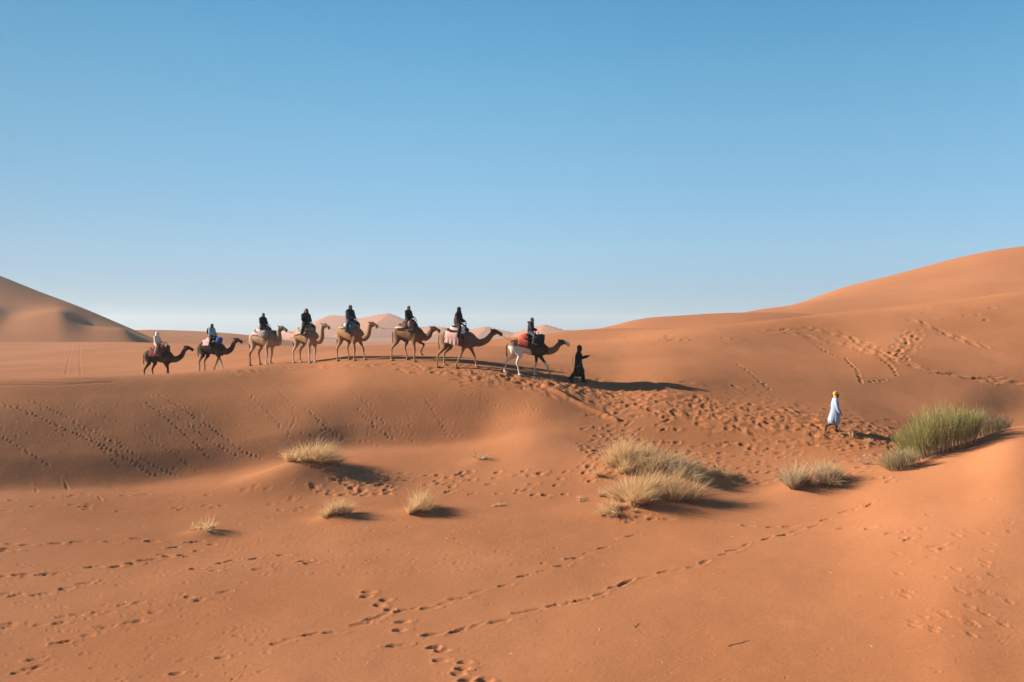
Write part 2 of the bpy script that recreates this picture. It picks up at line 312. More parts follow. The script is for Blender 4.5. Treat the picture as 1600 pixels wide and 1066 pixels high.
# tiny tracks down the shaded flank
for pts in ([(0, 630), (80, 660), (150, 692), (250, 747)], [(48, 626), (150, 676), (220, 716), (282, 745)], [(100, 628), (200, 665), (262, 702), (312, 738)], [(243, 616), (310, 655), (380, 706), (415, 718)],
            [(262, 640), (330, 690), (375, 715)], [(378, 608), (420, 645), (445, 675)], [(430, 606), (455, 630), (461, 655), (447, 688)], [(545, 608), (600, 660), (652, 692)], [(655, 611), (682, 650), (700, 678), (718, 686)],
            [(665, 625), (690, 660), (698, 680)], [(740, 616), (800, 640), (842, 652)], [(815, 628), (845, 645)], [(0, 680), (40, 705), (80, 730)], [(560, 640), (590, 670), (620, 690)], [(480, 640), (510, 670), (540, 690)],
            [(230, 630), (290, 680), (330, 720)], [(120, 660), (160, 700), (190, 735)]):
    dm = R_(.014, .030)
    path_prints(pts, .19, .065, .05, dm, .018, .03, .3)
    path_prints(pts, .5, .06, .05, dm * .5, .2, .2, .3)
for _ in range(160):
    px = R_(0, 850); py = R_(615, 700); x, y = ground_at(px, py); dent(x, y, 0, R_(.05, .08), .05, R_(.008, .02), .5, .3)
for pts, h in (([(850, 604), (880, 618), (905, 632), (940, 647), (968, 659)], .085), ([(1040, 668), (1080, 675), (1110, 680)], .02), ([(0, 602), (90, 602), (180, 597)], -.016), ([(20, 598), (120, 600)], -.013)):
    for p, ang in polyline(pts, .10): mound(p[0], p[1], .075, h * 1.1, 1.3, ang)
for pts in ([(113, 540), (108, 560), (103, 586)], [(126, 541), (124, 562), (127, 586)]):
    for p, ang in polyline(pts, .9): dent(p[0], p[1], ang, .35, .12, .03, .4, .2)
# ripple strength: mostly on the shaded flank of the main dune
PYg = HOR - F * Z0 / np.maximum(YY, 1)
rip = .12 + .42 * np.clip((YY - 37.5) / 2, 0, 1) * np.clip((48.5 - YY) / 3, 0, 1) * np.clip((.08 - XX / np.maximum(YY, 1)) / .08, 0, 1)
rip *= (.65 + .5 * vnoise(XX / 3.3, YY / 2.4 + 40)) * near
jj, ii = np.meshgrid(np.arange(nY - 1), np.arange(nu - 1), indexing='ij')
v0 = jj * nu + ii
faces = np.stack([v0, v0 + 1, v0 + nu + 1, v0 + nu], -1).reshape(-1, 4)
gme = mesh_np('ground', np.stack([XX, YY, Z], -1).reshape(-1, 3), faces)
ga = gme.attributes.new('ripple', 'FLOAT', 'POINT'); ga.data.foreach_set('value', rip.astype(np.float32).ravel())
ground = link('ground', gme, SAND); tag(ground, kind='structure')

# far dunes: lofts through node lines given by bearing, distance and height
def far_dune(name, table, nucol=260, nrow=110, noise=.3, nscale=25, spurs=None):
    px = np.array(sorted(table)); u_ = (px - 800) / F
    Yn = np.array([[p[0] for p in table[c]] for c in px], float); Zn = np.array([[-(p[1] - HOR) / F * p[0] for p in table[c]] for c in px], float)
    uu = np.linspace(u_[0], u_[-1], nucol)
    ys = np.stack([pchip(u_, Yn[:, k], uu) for k in range(Yn.shape[1])], 1)
    ms = [soft_slopes(u_, Zn[:, k]) for k in range(Yn.shape[1])]
    zs = np.stack([pchip(u_, Zn[:, k], uu, ms[k]) for k in range(Yn.shape[1])], 1)
    s = np.linspace(0, 1, nrow); V = np.empty((nrow, nucol, 3))
    for i in range(nucol):
        yy = ys[i, 0] + (ys[i, -1] - ys[i, 0]) * s
        zz = pchip(ys[i], zs[i], yy, .5 * pchip_slopes(ys[i], zs[i]) + .5 * soft_slopes(ys[i], zs[i]))
        V[:, i, 0] = uu[i] * yy; V[:, i, 1] = yy; V[:, i, 2] = zz
    V[..., 2] += noise * vnoise(V[..., 0] / nscale, V[..., 1] / nscale + 7)
    if spurs: V[..., 2] += spurs(V[..., 0], V[..., 1])
    j, i = np.meshgrid(np.arange(nrow - 1), np.arange(nucol - 1), indexing='ij'); v = j * nucol + i
    me = mesh_np(name, V.reshape(-1, 3), np.stack([v, v + 1, v + nucol + 1, v + nucol], -1).reshape(-1, 4))
    o = link(name, me, SAND_FAR); tag(o, kind='structure'); return o
def spurs_left(X, Y):
    z = 0
    for cx, cy, dx, dy, L, h, w in [(-104, 194, .35, -.94, 16, 3.0, 6), (-89, 194, .42, -.91, 18, 3.4, 6), (-74, 188, .45, -.89, 11, 2.0, 4.5), (-114, 184, .5, -.86, 13, 2.4, 5)]:
        a = (X - cx) * dx + (Y - cy) * dy; b = (X - cx) * (-dy) + (Y - cy) * dx      # b grows to the right
        prof = np.where(b < 0, np.exp(-(b / (w * 2.2)) ** 2), np.exp(-(b / (w * .75)) ** 2))
        z = z + h * prof * np.exp(-(a / L) ** 2)
    return z
far_dune('left_far_dune', {
    -700: [(165, 560), (200, 480), (262, 300), (320, 520)],
    -300: [(165, 560), (200, 490), (256, 345), (320, 525)],
    0:    [(165, 556), (200, 508), (238, 432), (310, 540)],
    60:   [(164, 556), (198, 513), (235, 456), (305, 540)],
    120:  [(162, 556), (193, 521), (230, 479), (300, 540)],
    200:  [(160, 556), (185, 535), (224, 512), (290, 545)],
    265:  [(158, 558), (178, 548), (220, 538), (285, 548)],
    330:  [(156, 562), (175, 557), (215, 553), (280, 554)]}, noise=.25, spurs=spurs_left)
far_dune('middle_ridge', {
    100: [(240, 550), (275, 530), (310, 530), (380, 545)],
    200: [(240, 550), (275, 522), (310, 517), (380, 545)],
    280: [(240, 552), (275, 524), (310, 517), (380, 545)],
    360: [(240, 552), (275, 528), (305, 522), (380, 545)],
    440: [(240, 553), (270, 540), (300, 532), (380, 545)],
    530: [(240, 556), (270, 550), (300, 545), (380, 548)],
    620: [(240, 558), (270, 556), (300, 553), (380, 552)]}, noise=.3)
def pink_spurs(X, Y):
    X = X / 1.6; Y = Y / 1.6
    r = np.abs((X / 55 + Y / 90 + .35 * np.sin(Y / 60)) % 2 - 1)
    r2 = np.abs((X / 31 - Y / 120 + 5 + .3 * np.sin(X / 50)) % 2 - 1)
    env = np.exp(-((Y - 700) / 190) ** 2)
    return 1.6 * (env * (13 * r ** 1.5 + 5 * r2) - env * 12)
far_dune('pink_far_dunes', {
    330: [(768, 545), (960, 542), (1152, 541), (1440, 540)],
    420: [(768, 545), (960, 540), (1152, 532), (1440, 535)],
    470: [(768, 545), (960, 530), (1152, 507), (1440, 530)],
    520: [(768, 545), (960, 524), (1152, 499), (1440, 530)],
    570: [(768, 545), (960, 522), (1152, 499), (1440, 530)],
    620: [(768, 545), (960, 525), (1152, 503), (1440, 530)],
    700: [(768, 545), (960, 532), (1152, 515), (1440, 530)],
    790: [(768, 545), (960, 535), (1152, 522), (1440, 530)],
    860: [(768, 545), (960, 530), (1152, 519), (1440, 530)],
    900: [(768, 545), (960, 535), (1152, 522), (1440, 530)],
    1000: [(768, 545), (960, 540), (1152, 530), (1440, 535)]}, nucol=420, noise=.6, nscale=40, spurs=pink_spurs)
far_dune('small_far_dunes', {
    780: [(250, 545), (300, 540), (360, 534), (420, 540)],
    850: [(250, 540), (300, 530), (360, 522), (420, 535)],
    930: [(250, 536), (300, 524), (360, 515), (420, 530)],
    1000: [(250, 534), (300, 520), (360, 511), (420, 530)],
    1100: [(250, 534), (300, 520), (360, 508), (420, 530)]}, noise=.3)
far_dune('middle_right_dune', {
    780: [(90, 545), (105, 544), (120, 542), (150, 545)],
    850: [(90, 545), (105, 538), (120, 530), (150, 545)],
    900: [(90, 544), (105, 532), (120, 521), (150, 540)],
    950: [(90, 542), (105, 524), (119, 511), (150, 538)],
    1000: [(90, 540), (105, 514), (118, 499), (150, 535)],
    1060: [(90, 538), (104, 508), (117, 493), (150, 532)],
    1180: [(90, 536), (103, 502), (116, 488), (150, 530)],
    1300: [(90, 540), (103, 508), (116, 495), (150, 530)],
    1420: [(90, 545), (103, 522), (116, 512), (150, 530)]}, noise=.15, nscale=12)
far_dune('right_big_dune', {
    1080: [(125, 535), (140, 520), (165, 508), (230, 530)],
    1175: [(105, 520), (130, 498), (165, 487), (230, 530)],
    1240: [(105, 520), (130, 492), (168, 475), (230, 520)],
    1330: [(105, 520), (135, 480), (180, 448), (240, 510)],
    1450: [(105, 515), (140, 462), (190, 416), (250, 500)],
    1540: [(105, 515), (140, 450), (195, 397), (250, 490)],
    1600: [(105, 510), (140, 445), (195, 388), (250, 480)],
    1720: [(105, 510), (140, 440), (195, 383), (250, 480)],
    1900: [(105, 510), (140, 440), (195, 395), (250, 480)],
    2400: [(105, 510), (140, 450), (195, 420), (250, 480)]}, noise=.35, nscale=18)

# ------------------------------------------------------------------ grass, bushes, twigs
def blade_mat(name, c1, c2, trans=.3):
    m = bpy.data.materials.new(name); nt, b = nodes_of(m); N = nt.nodes; L = nt.links
    a = N.new('ShaderNodeAttribute'); a.attribute_name = 'shade'
    mx = N.new('ShaderNodeMix'); mx.data_type = 'RGBA'; mx.inputs[6].default_value = (*[v * .60 for v in c1], 1); mx.inputs[7].default_value = (*[v * .60 for v in c2], 1)
    L.new(a.outputs['Fac'], mx.inputs[0]); L.new(mx.outputs[2], b.inputs['Base Color']); b.inputs['Roughness'].default_value = .7; b.inputs['Specular IOR Level'].default_value = .25
    tr = N.new('ShaderNodeBsdfTranslucent'); L.new(mx.outputs[2], tr.inputs['Color'])
    ms = N.new('ShaderNodeMixShader'); ms.inputs[0].default_value = trans
    out = N['Material Output']; L.new(b.outputs[0], ms.inputs[1]); L.new(tr.outputs[0], ms.inputs[2]); L.new(ms.outputs[0], out.inputs['Surface'])
    return m
STRAW = blade_mat('dry_straw', (.68, .415, .19), (1.12, .80, .45), .4)
STRAW_GREY = blade_mat('grey_straw', (.54, .37, .20), (.90, .70, .44), .4)
GREEN = blade_mat('bush_green', (.215, .195, .06), (.57, .505, .19), .3)
STEM = blade_mat('pale_stems', (.30, .21, .14), (.60, .48, .36), .05)
BLEACH = blade_mat('bleached_twigs', (.5, .36, .24), (.82, .68, .5), .1)
def blades(bases, dirs, lens, widths, curl, segs=4, seed=0):
    """ribbons: bases (n,3), dirs (n,3) unit, lens, widths; bend down and sideways by curl"""
    g = np.random.default_rng(seed); n = len(bases); t = np.linspace(0, 1, segs + 1)
    side = np.cross(dirs, g.normal(size=(n, 3))); side /= np.linalg.norm(side, axis=1)[:, None] + 1e-9
    bend = curl[:, None] * (np.stack([g.normal(.25, .5, n), g.normal(0, .5, n), -np.abs(g.normal(.55, .3, n))], 1))
    P = bases[:, None, :] + dirs[:, None, :] * (lens[:, None, None] * t[None, :, None]) + bend[:, None, :] * (lens[:, None, None] * (t ** 2.2)[None, :, None])
    w = widths[:, None] * (1 - t[None, :] ** 1.6 * .9) * .5
    A_ = P - side[:, None, :] * w[..., None]; B = P + side[:, None, :] * w[..., None]
    V = np.stack([A_, B], 2).reshape(-1, 3)
    k = np.arange(segs)[None, :] * 2 + (np.arange(n) * (segs + 1) * 2)[:, None]
    Fq = np.stack([k, k + 1, k + 3, k + 2], -1).reshape(-1, 4)
    sh = np.repeat(np.clip(g.random(n), 0, 1), (segs + 1) * 2)
    return V, Fq, sh
def tussock_mesh(rx, ry, h, n, lean=(0, 0), spread=.9, curl=.5, width=.009, seed=0, origin=(0, 0), segs=4, hvar=.35, skew=None):
    g = np.random.default_rng(seed); ox, oy = origin
    r = np.sqrt(g.random(n)) ; a = g.random(n) * 2 * math.pi
    # several crowns inside the tussock so that the outline is uneven
    nc = int(5 + rx * ry * 22); cx = np.clip(g.normal(0, .5, nc), -1, 1); cy = np.clip(g.normal(0, .5, nc), -1, 1); ch = g.uniform(.5, 1.15, nc); lx_ = g.normal(0, .28, nc); ly_ = g.normal(0, .28, nc); pick = g.integers(0, nc, n)
    bx = np.clip(cx[pick] + .12 * r * np.cos(a), -1, 1); by = np.clip(cy[pick] + .12 * r * np.sin(a), -1, 1)
    X = bx * rx; Y = by * ry
    zb = np.array([gz(ox + x, oy + y) for x, y in zip(X, Y)]) - gz(ox, oy) - .02
    d = np.stack([(bx * .45 + .6 * np.cos(a) * r) * spread + lean[0] + lx_[pick] + g.normal(0, .24, n), (by * .45 + .6 * np.sin(a) * r) * spread + lean[1] + ly_[pick] + g.normal(0, .24, n), np.ones(n)], 1)
    d /= np.linalg.norm(d, axis=1)[:, None]
    ln = h * ch[pick] * (1 - hvar * np.abs(bx) ** 1.5) * (.45 + .7 * g.random(n) ** 1.3)
    if skew is not None: ln *= np.clip(1 + skew * bx, .3, 1.6)
    return blades(np.stack([X, Y, zb], 1), d, ln, width * 1.35 * g.uniform(.6, 1.3, n), curl * g.uniform(.3, 1.4, n), segs, seed + 1)
def add_blade_mesh(name, data, mt, parent=None):
    V, Fq, sh = data; me = mesh_np(name, V, Fq); at = me.attributes.new('shade', 'FLOAT', 'POINT'); at.data.foreach_set('value', sh.astype(np.float32))
    return link(name, me, mt, parent)
def tussock(px, py, wpx, hpx, n, label, mt=STRAW, name='grass_tussock', cat='dry grass', group='dry grass tussocks on the sand', depthf=.8, **kw):
    x, y = ground_at(px, py); s = F / y; rx = wpx / s / 2 * .82; h = hpx / s * 1.05; n = int(n * .8)
    data = tussock_mesh(rx, rx * depthf, h, n, origin=(x, y), seed=int(px * 3 + py), **kw)
    o = add_blade_mesh(name, data, mt); o.location = (x, y, gz(x, y)); tag(o, label, cat, group); return o
tussock(487, 741, 84, 52, 3400, 'large wind-combed straw tussock crowning the sand mound at the foot of the dune', lean=(.35, 0), curl=.6, skew=.1)
tussock(525, 811, 62, 34, 1600, 'round straw tussock, middle one of the three small tussocks in the left foreground', curl=.5, lean=(.05, 0))
tussock(655, 802, 64, 52, 2000, 'tall pointed straw tussock, right one of the three small tussocks in the left foreground', curl=.45, lean=(.05, 0), hvar=.6)
tussock(322, 833, 54, 24, 420, 'low sparse spiky straw tussock, the leftmost plant in the picture', curl=.9, spread=1.5, width=.014)
tussock(985, 738, 130, 50, 4600, 'broad mounded straw clump at the back left of the cluster in the middle', STRAW, curl=.5, lean=(.1, 0), depthf=.7)
tussock(1050, 752, 96, 44, 2900, 'greyish straw clump at the back right of the middle cluster, its right side in shadow', STRAW_GREY, curl=.6, lean=(.2, 0))
tussock(1022, 795, 148, 66, 6000, 'widest straw clump at the front of the middle cluster, on a sand hump', STRAW, curl=.45, lean=(.05, 0), depthf=.5)
tussock(966, 808, 62, 36, 1300, 'flattened fringe of straw trailing down left from the widest clump', STRAW, curl=.7, lean=(-.7, -.1), spread=1.2)
tussock(1124, 748, 34, 26, 520, 'small curled straw tuft just right of the middle cluster', STRAW, curl=.9, spread=1.3, width=.012)
tussock(1245, 767, 60, 54, 2000, 'left one of the two straw tussocks side by side left of the green bush', STRAW_GREY, curl=.4, lean=(-.1, 0))
tussock(1292, 759, 62, 44, 1900, 'right one of the two straw tussocks side by side left of the green bush', STRAW_GREY, curl=.45, lean=(.1, 0))
tussock(780, 791, 20, 11, 110, 'tiny pale straw tuft alone on the sand right of the tall pointed tussock', curl=.7, spread=1.4, width=.014)
tussock(905, 784, 22, 13, 170, 'tiny straw tuft with a short dark shadow, left of the widest clump', curl=.6, spread=1.4, width=.012)
tussock(940, 781, 18, 19, 170, 'small upright wispy tuft right beside the widest clump on its left', STRAW_GREY, curl=.5, spread=.8, width=.011)
tussock(1288, 768, 14, 7, 60, 'tiny straw tuft in front of the pair of tussocks', curl=.7, spread=1.4, width=.014)
tussock(1358, 692, 14, 13, 110, 'tiny dry tuft between the man in the pale robe and the green bush', curl=.6, spread=1.2, width=.014)
tussock(1333, 683, 16, 24, 70, 'tall thin sprig of dry stems just right of the man in the pale robe', curl=.4, spread=.7, width=.016)
tussock(1318, 682, 18, 9, 150, 'low straw tuft at the feet of the man in the pale robe', curl=.6, spread=1.4, width=.013)
tussock(1280, 684, 18, 8, 90, 'low dry tuft on the sand behind the man in the pale robe', curl=.8, spread=1.6, width=.013)
# windblown scraps of dead grass on the near sand
g = np.random.default_rng(77); pts_ = []
for k_ in range(520):
    px_l, py_l = (R_(0, 1600), R_(790, 1066)) if k_ < 260 else (random.gauss(random.choice([485, 525, 655, 985, 1030, 1265]), 60), R_(735, 850))
    x_l, y_l = ground_at(px_l, py_l); pts_.append((x_l, y_l, gz(x_l, y_l) + .004))
pts_ = np.array(pts_); n_l = len(pts_); d_l = np.stack([g.normal(0, 1, n_l), g.normal(0, 1, n_l), np.abs(g.normal(0, .12, n_l))], 1); d_l /= np.linalg.norm(d_l, axis=1)[:, None]
o = add_blade_mesh('plant_litter', blades(pts_, d_l, g.uniform(.03, .16, n_l), g.uniform(.008, .016, n_l), g.uniform(0, .25, n_l) * -.3, 3, 78), STRAW_GREY)
tag(o, 'scraps of dead grass scattered over the near sand', 'litter', kind='stuff')
# bleached dead sprigs
def sprig(px, py, wpx, hpx, n, label, seed):
    x, y = ground_at(px, py); s = F / y; g = np.random.default_rng(seed); z0 = gz(x, y)
    b = np.stack([g.normal(0, .04, n), g.normal(0, .04, n), np.zeros(n)], 1)
    d = np.stack([g.uniform(-1, 1, n) * wpx / hpx * .7, g.normal(0, .3, n), g.uniform(.3, 1, n)], 1); d /= np.linalg.norm(d, axis=1)[:, None]
    ln = hpx / s * g.uniform(.7, 1.4, n)
    V, Fq, sh = blades(b, d, ln, np.full(n, .022), np.full(n, .25), 5, seed)
    b2 = b[:, None] + d[:, None] * ln[:, None, None] * g.uniform(.3, .8, (n, 3, 1)); b2 = b2.reshape(-1, 3)
    d2 = np.repeat(d, 3, 0) + g.normal(0, .5, (n * 3, 3)); d2 /= np.linalg.norm(d2, axis=1)[:, None]; d2[:, 2] = np.abs(d2[:, 2])
    V2, F2, s2 = blades(b2, d2, np.repeat(ln, 3) * .35, np.full(n * 3, .013), np.full(n * 3, .3), 3, seed + 2)
    o = add_blade_mesh('dead_sprig', (np.vstack([V, V2]), np.vstack([Fq, F2 + len(V)]), np.concatenate([sh, s2])), BLEACH)
    o.location = (x, y, z0); tag(o, label, 'dead plant', 'bleached dead sprigs on the sand'); return o
sprig(750, 721, 34, 14, 16, 'bleached forked sprig lying on the smooth sand below the dune', 3)
sprig(1354, 727, 32, 17, 18, 'bleached branching sprig at the left foot of the green bush', 4)
sprig(1430, 720, 20, 16, 10, 'pale dead sprig showing through the left edge of the green bush', 9)
def stick(px0, py0, px1, py1, r, label):
    x0, y0 = ground_at(px0, py0); x1, y1 = ground_at(px1, py1); pts = []
    for t in np.linspace(0, 1, 7):
        x = x0 + (x1 - x0) * t; y = y0 + (y1 - y0) * t + .02 * math.sin(t * 9); pts.append((x - x0, y - y0, gz(x, y) + r * .6 - gz(x0, y0)))
    P = np.array(pts); V = []; Fq = []
    for k, p in enumerate(P):
        for q in range(5):
            a = q * 2 * math.pi / 5; V.append(p + np.array([0, math.cos(a), math.sin(a)]) * r * (1 - .6 * k / 6))
    for k in range(6):
        for q in range(5): Fq.append((k * 5 + q, k * 5 + (q + 1) % 5, k * 5 + 5 + (q + 1) % 5, k * 5 + 5 + q))
    o = link('dry_stick', mesh_np('dry_stick', V, Fq), mat('stick', (.6, .42, .27))); o.location = (x0, y0, gz(x0, y0))
    tag(o, label, 'stick', 'dry sticks lying on the foreground sand'); return o
stick(1138, 1010, 1172, 1001, .010, 'long pale dry stick on the smooth foreground sand at lower right')
stick(992, 981, 999, 974, .008, 'short dark dry stick standing in the foreground left of the long pale one')
# the green bush: stems (pale, leaning) and fine green shoots
def bush(px, py, wpx, hpx, nstem, nshoot, label, mt, seed, lean=0., taper=.5, group='bushes on the right-hand sand ridge'):
    x, y = ground_at(px, py); s = F / y; rx = wpx / s / 2 * .85; h = hpx / s; z0 = gz(x, y)
    e = empty('green_bush', (x, y, z0)); tag(e, label, 'bush', group); g = np.random.default_rng(seed)
    bx = g.uniform(-1, 1, nstem) * .82; by = g.uniform(-1, 1, nstem)
    X = bx * rx; Y = by * rx * .55
    zb = np.array([gz(x + a, y + b) for a, b in zip(X, Y)]) - z0 - .05
    d = np.stack([bx * .45 + lean + g.normal(0, .10, nstem), by * .3 + g.normal(0, .10, nstem), np.ones(nstem)], 1); d /= np.linalg.norm(d, axis=1)[:, None]
    prof = (1 - taper * np.abs(bx) ** 2.2) * (1 + .12 * np.sin(bx * 7 + seed)) * (.72 + .38 * g.random(nstem))
    ln = h * prof * .8
    base = np.stack([X, Y, zb], 1)
    V, Fq, sh = blades(base, d, ln, g.uniform(.012, .024, nstem), np.full(nstem, .08), 4, seed)
    add_blade_mesh('stem', (V, Fq, sh), STEM, e)
    pk = g.integers(0, nstem, nshoot); t = g.uniform(.12, .95, nshoot) ** .8
    b = base[pk] + d[pk] * (ln[pk] * t)[:, None] + g.normal(0, .05, (nshoot, 3))
    dd = d[pk] + g.normal(0, .22, (nshoot, 3)) * np.array([1, 1, .3]); dd /= np.linalg.norm(dd, axis=1)[:, None]
    V, Fq, sh = blades(b, dd, h * g.uniform(.12, .34, nshoot) * (1.15 - .5 * t), g.uniform(.006, .011, nshoot), g.uniform(0, .25, nshoot), 3, seed + 5)
    add_blade_mesh('foliage', (V, Fq, sh), mt, e); return e
bush(1470, 717, 128, 84, 400, 9500, 'big feathery green bush growing on the sand ridge at right, the tallest plant', GREEN, 21, lean=-.12, taper=.62)
bush(1408, 738, 60, 40, 160, 2600, 'low yellow-green straggly bush hugging the left foot of the big green bush', blade_mat('olive_shoots', (.34, .27, .13), (.68, .57, .32), .3), 22, lean=-.35)
bush(1548, 682, 62, 46, 150, 2300, 'thinner brownish-green bush on the ridge behind the right side of the big green bush', blade_mat('brown_green', (.13, .10, .05), (.27, .23, .10), .25), 23, lean=0, taper=.6)

# ------------------------------------------------------------------ figure modelling tools
def catmull(P, k=4):
    P = np.array(P, float); out = []
    n = len(P)
    for i in range(n - 1):
        p0 = P[max(i - 1, 0)]; p1 = P[i]; p2 = P[i + 1]; p3 = P[min(i + 2, n - 1)]
        for t in np.arange(k) / k:
            out.append(.5 * ((2 * p1) + (-p0 + p2) * t + (2 * p0 - 5 * p1 + 4 * p2 - p3) * t * t + (-p0 + 3 * p1 - 3 * p2 + p3) * t ** 3))
    out.append(P[-1]); return np.array(out)
class Prims:
    def __init__(s): s.V = []; s.F = []
    def add(s, V, Fs):
        o = len(s.V); s.V += [tuple(v) for v in V]; s.F += [tuple(i + o for i in f) for f in Fs]
    def tube(s, pts, rad, inflate=0, k=4, nseg=14, caps=True):
        """pts (n,3); rad n scalars or (lateral, other) pairs"""
        r = np.array([(a, a) if np.isscalar(a) else a for a in rad], float) + inflate
        D = catmull(np.hstack([np.array(pts, float), r]), k); P = D[:, :3]; r = D[:, 3:]
        tg = np.gradient(P, axis=0); tg /= np.linalg.norm(tg, axis=1)[:, None] + 1e-9
        rings = []
        ref = np.array([0, 1.0, 0])
        def ring(p, t, ra, rb):
            sd = ref - t * np.dot(ref, t)
            if np.linalg.norm(sd) < .25: sd = np.array([1.0, 0, 0]) - t * t[0]
            sd /= np.linalg.norm(sd); up = np.cross(t, sd)
            a = np.arange(nseg) * 2 * math.pi / nseg
            return p + np.outer(np.cos(a), sd) * ra + np.outer(np.sin(a), up) * rb
        e = min(r[0]) * .9
        if caps:
            rings.append(ring(P[0] - tg[0] * e * .85, tg[0], *(r[0] * .45))); rings.append(ring(P[0] - tg[0] * e * .5, tg[0], *(r[0] * .8)))
        for p, t, q in zip(P, tg, r): rings.append(ring(p, t, *q))
        e = min(r[-1]) * .9
        if caps:
            rings.append(ring(P[-1] + tg[-1] * e * .5, tg[-1], *(r[-1] * .8))); rings.append(ring(P[-1] + tg[-1] * e * .85, tg[-1], *(r[-1] * .45)))
        V = np.vstack(rings); Fs = []; m = len(rings)
        for i in range(m - 1):
            for j in range(nseg):
                a = i * nseg + j; b = i * nseg + (j + 1) % nseg; Fs.append((a, b, b + nseg, a + nseg))
        Fs.append(tuple(range(nseg))[::-1]); Fs.append(tuple(range((m - 1) * nseg, m * nseg)))
        s.add(V, Fs)
    def ball(s, c, r, rot=None, inflate=0, nu_=16, nv=10):
        c = np.array(c, float); r = (np.array([r] * 3, float) if np.isscalar(r) else np.array(r, float)) + inflate; V = []; Fs = []
        V.append((0, 0, 1))
        for i in range(1, nv):
            th = math.pi * i / nv
            for j in range(nu_):
                a = 2 * math.pi * j / nu_; V.append((math.sin(th) * math.cos(a), math.sin(th) * math.sin(a), math.cos(th)))
        V.append((0, 0, -1)); V = np.array(V) * r
        if rot is not None: V = V @ np.array(Euler(rot).to_matrix()).T
        V = V + c
        for j in range(nu_): Fs.append((0, 1 + j, 1 + (j + 1) % nu_))
        for i in range(nv - 2):
            for j in range(nu_):
                a = 1 + i * nu_ + j; b = 1 + i * nu_ + (j + 1) % nu_; Fs.append((a, a + nu_, b + nu_, b))
        L = len(V) - 1; o = 1 + (nv - 2) * nu_
        for j in range(nu_): Fs.append((L, o + (j + 1) % nu_, o + j))
        s.add(V, Fs)
    def raw(s, name):
        me = bpy.data.meshes.new(name); me.from_pydata(s.V, [], s.F); me.update(); return me
    def fused(s, name, voxel, smooth=3):
        """union of the primitives as one continuous skin"""
        me = s.raw(name + '_raw'); o = bpy.data.objects.new('tmp', me); COL.objects.link(o)
        r = o.modifiers.new('r', 'REMESH'); r.mode = 'VOXEL'; r.voxel_size = voxel; r.use_smooth_shade = True
        if smooth: q = o.modifiers.new('s', 'SMOOTH'); q.iterations = smooth; q.factor = .5
        dc = o.modifiers.new('d', 'DECIMATE'); dc.ratio = .33
        dg = bpy.context.evaluated_depsgraph_get(); ev = o.evaluated_get(dg)
        out = bpy.data.meshes.new_from_object(ev); out.name = name
        bpy.data.objects.remove(o); bpy.data.meshes.remove(me); return out
def verts(me):
    a = np.empty(len(me.vertices) * 3); me.vertices.foreach_get('co', a); return a.reshape(-1, 3)
def set_col(me, C):
    a = me.color_attributes.new('coat', 'FLOAT_COLOR', 'POINT'); a.data.foreach_set('color', np.hstack([C, np.ones((len(C), 1))]).astype(np.float32).ravel())
def cloth_mat(name, c, var=.15, bump=.01, bscale=14): return mat(name, c, .9, var, 8, bump, bscale, sheen=.0)
def stripe_mat(name, cols, scale=9, direction='X'):
    m = bpy.data.materials.new(name); nt, b = nodes_of(m); N = nt.nodes; L = nt.links
    tc = N.new('ShaderNodeTexCoord'); w = N.new('ShaderNodeTexWave'); w.bands_direction = direction; w.inputs['Scale'].default_value = scale; w.inputs['Distortion'].default_value = 2.5
    L.new(tc.outputs['Object'], w.inputs['Vector'])
    v = N.new('ShaderNodeTexVoronoi'); v.inputs['Scale'].default_value = 11; L.new(tc.outputs['Object'], v.inputs['Vector'])
    ad = N.new('ShaderNodeMath'); ad.operation = 'MULTIPLY_ADD'; L.new(v.outputs['Distance'], ad.inputs[0]); ad.inputs[1].default_value = .5; L.new(w.outputs['Fac'], ad.inputs[2])
    r = N.new('ShaderNodeValToRGB'); r.color_ramp.interpolation = 'CONSTANT'; els = r.color_ramp.elements
    while len(els) < len(cols): els.new(.5)
    for k, c in enumerate(cols): els[k].position = k / len(cols); els[k].color = (*[v * .42 for v in c], 1)
    L.new(ad.outputs[0], r.inputs[0]); L.new(r.outputs[0], b.inputs['Base Color']); b.inputs['Roughness'].default_value = .95; b.inputs['Specular IOR Level'].default_value = .1
    return m
COAT = attr_mat('camel_coat'); SKIN = attr_mat('skin', .6, .001, 80, .3)
ROPE = mat('rope_fibre', (.55, .5, .38), .9, .2, 40)
DARKROPE = mat('dark_halter', (.12, .06, .05), .9, .2, 40)
BLACK = cloth_mat('black_cloth', (.016, .016, .022)); METAL = mat('dull_metal', (.3, .3, .3), .4, .1, spec=.5)

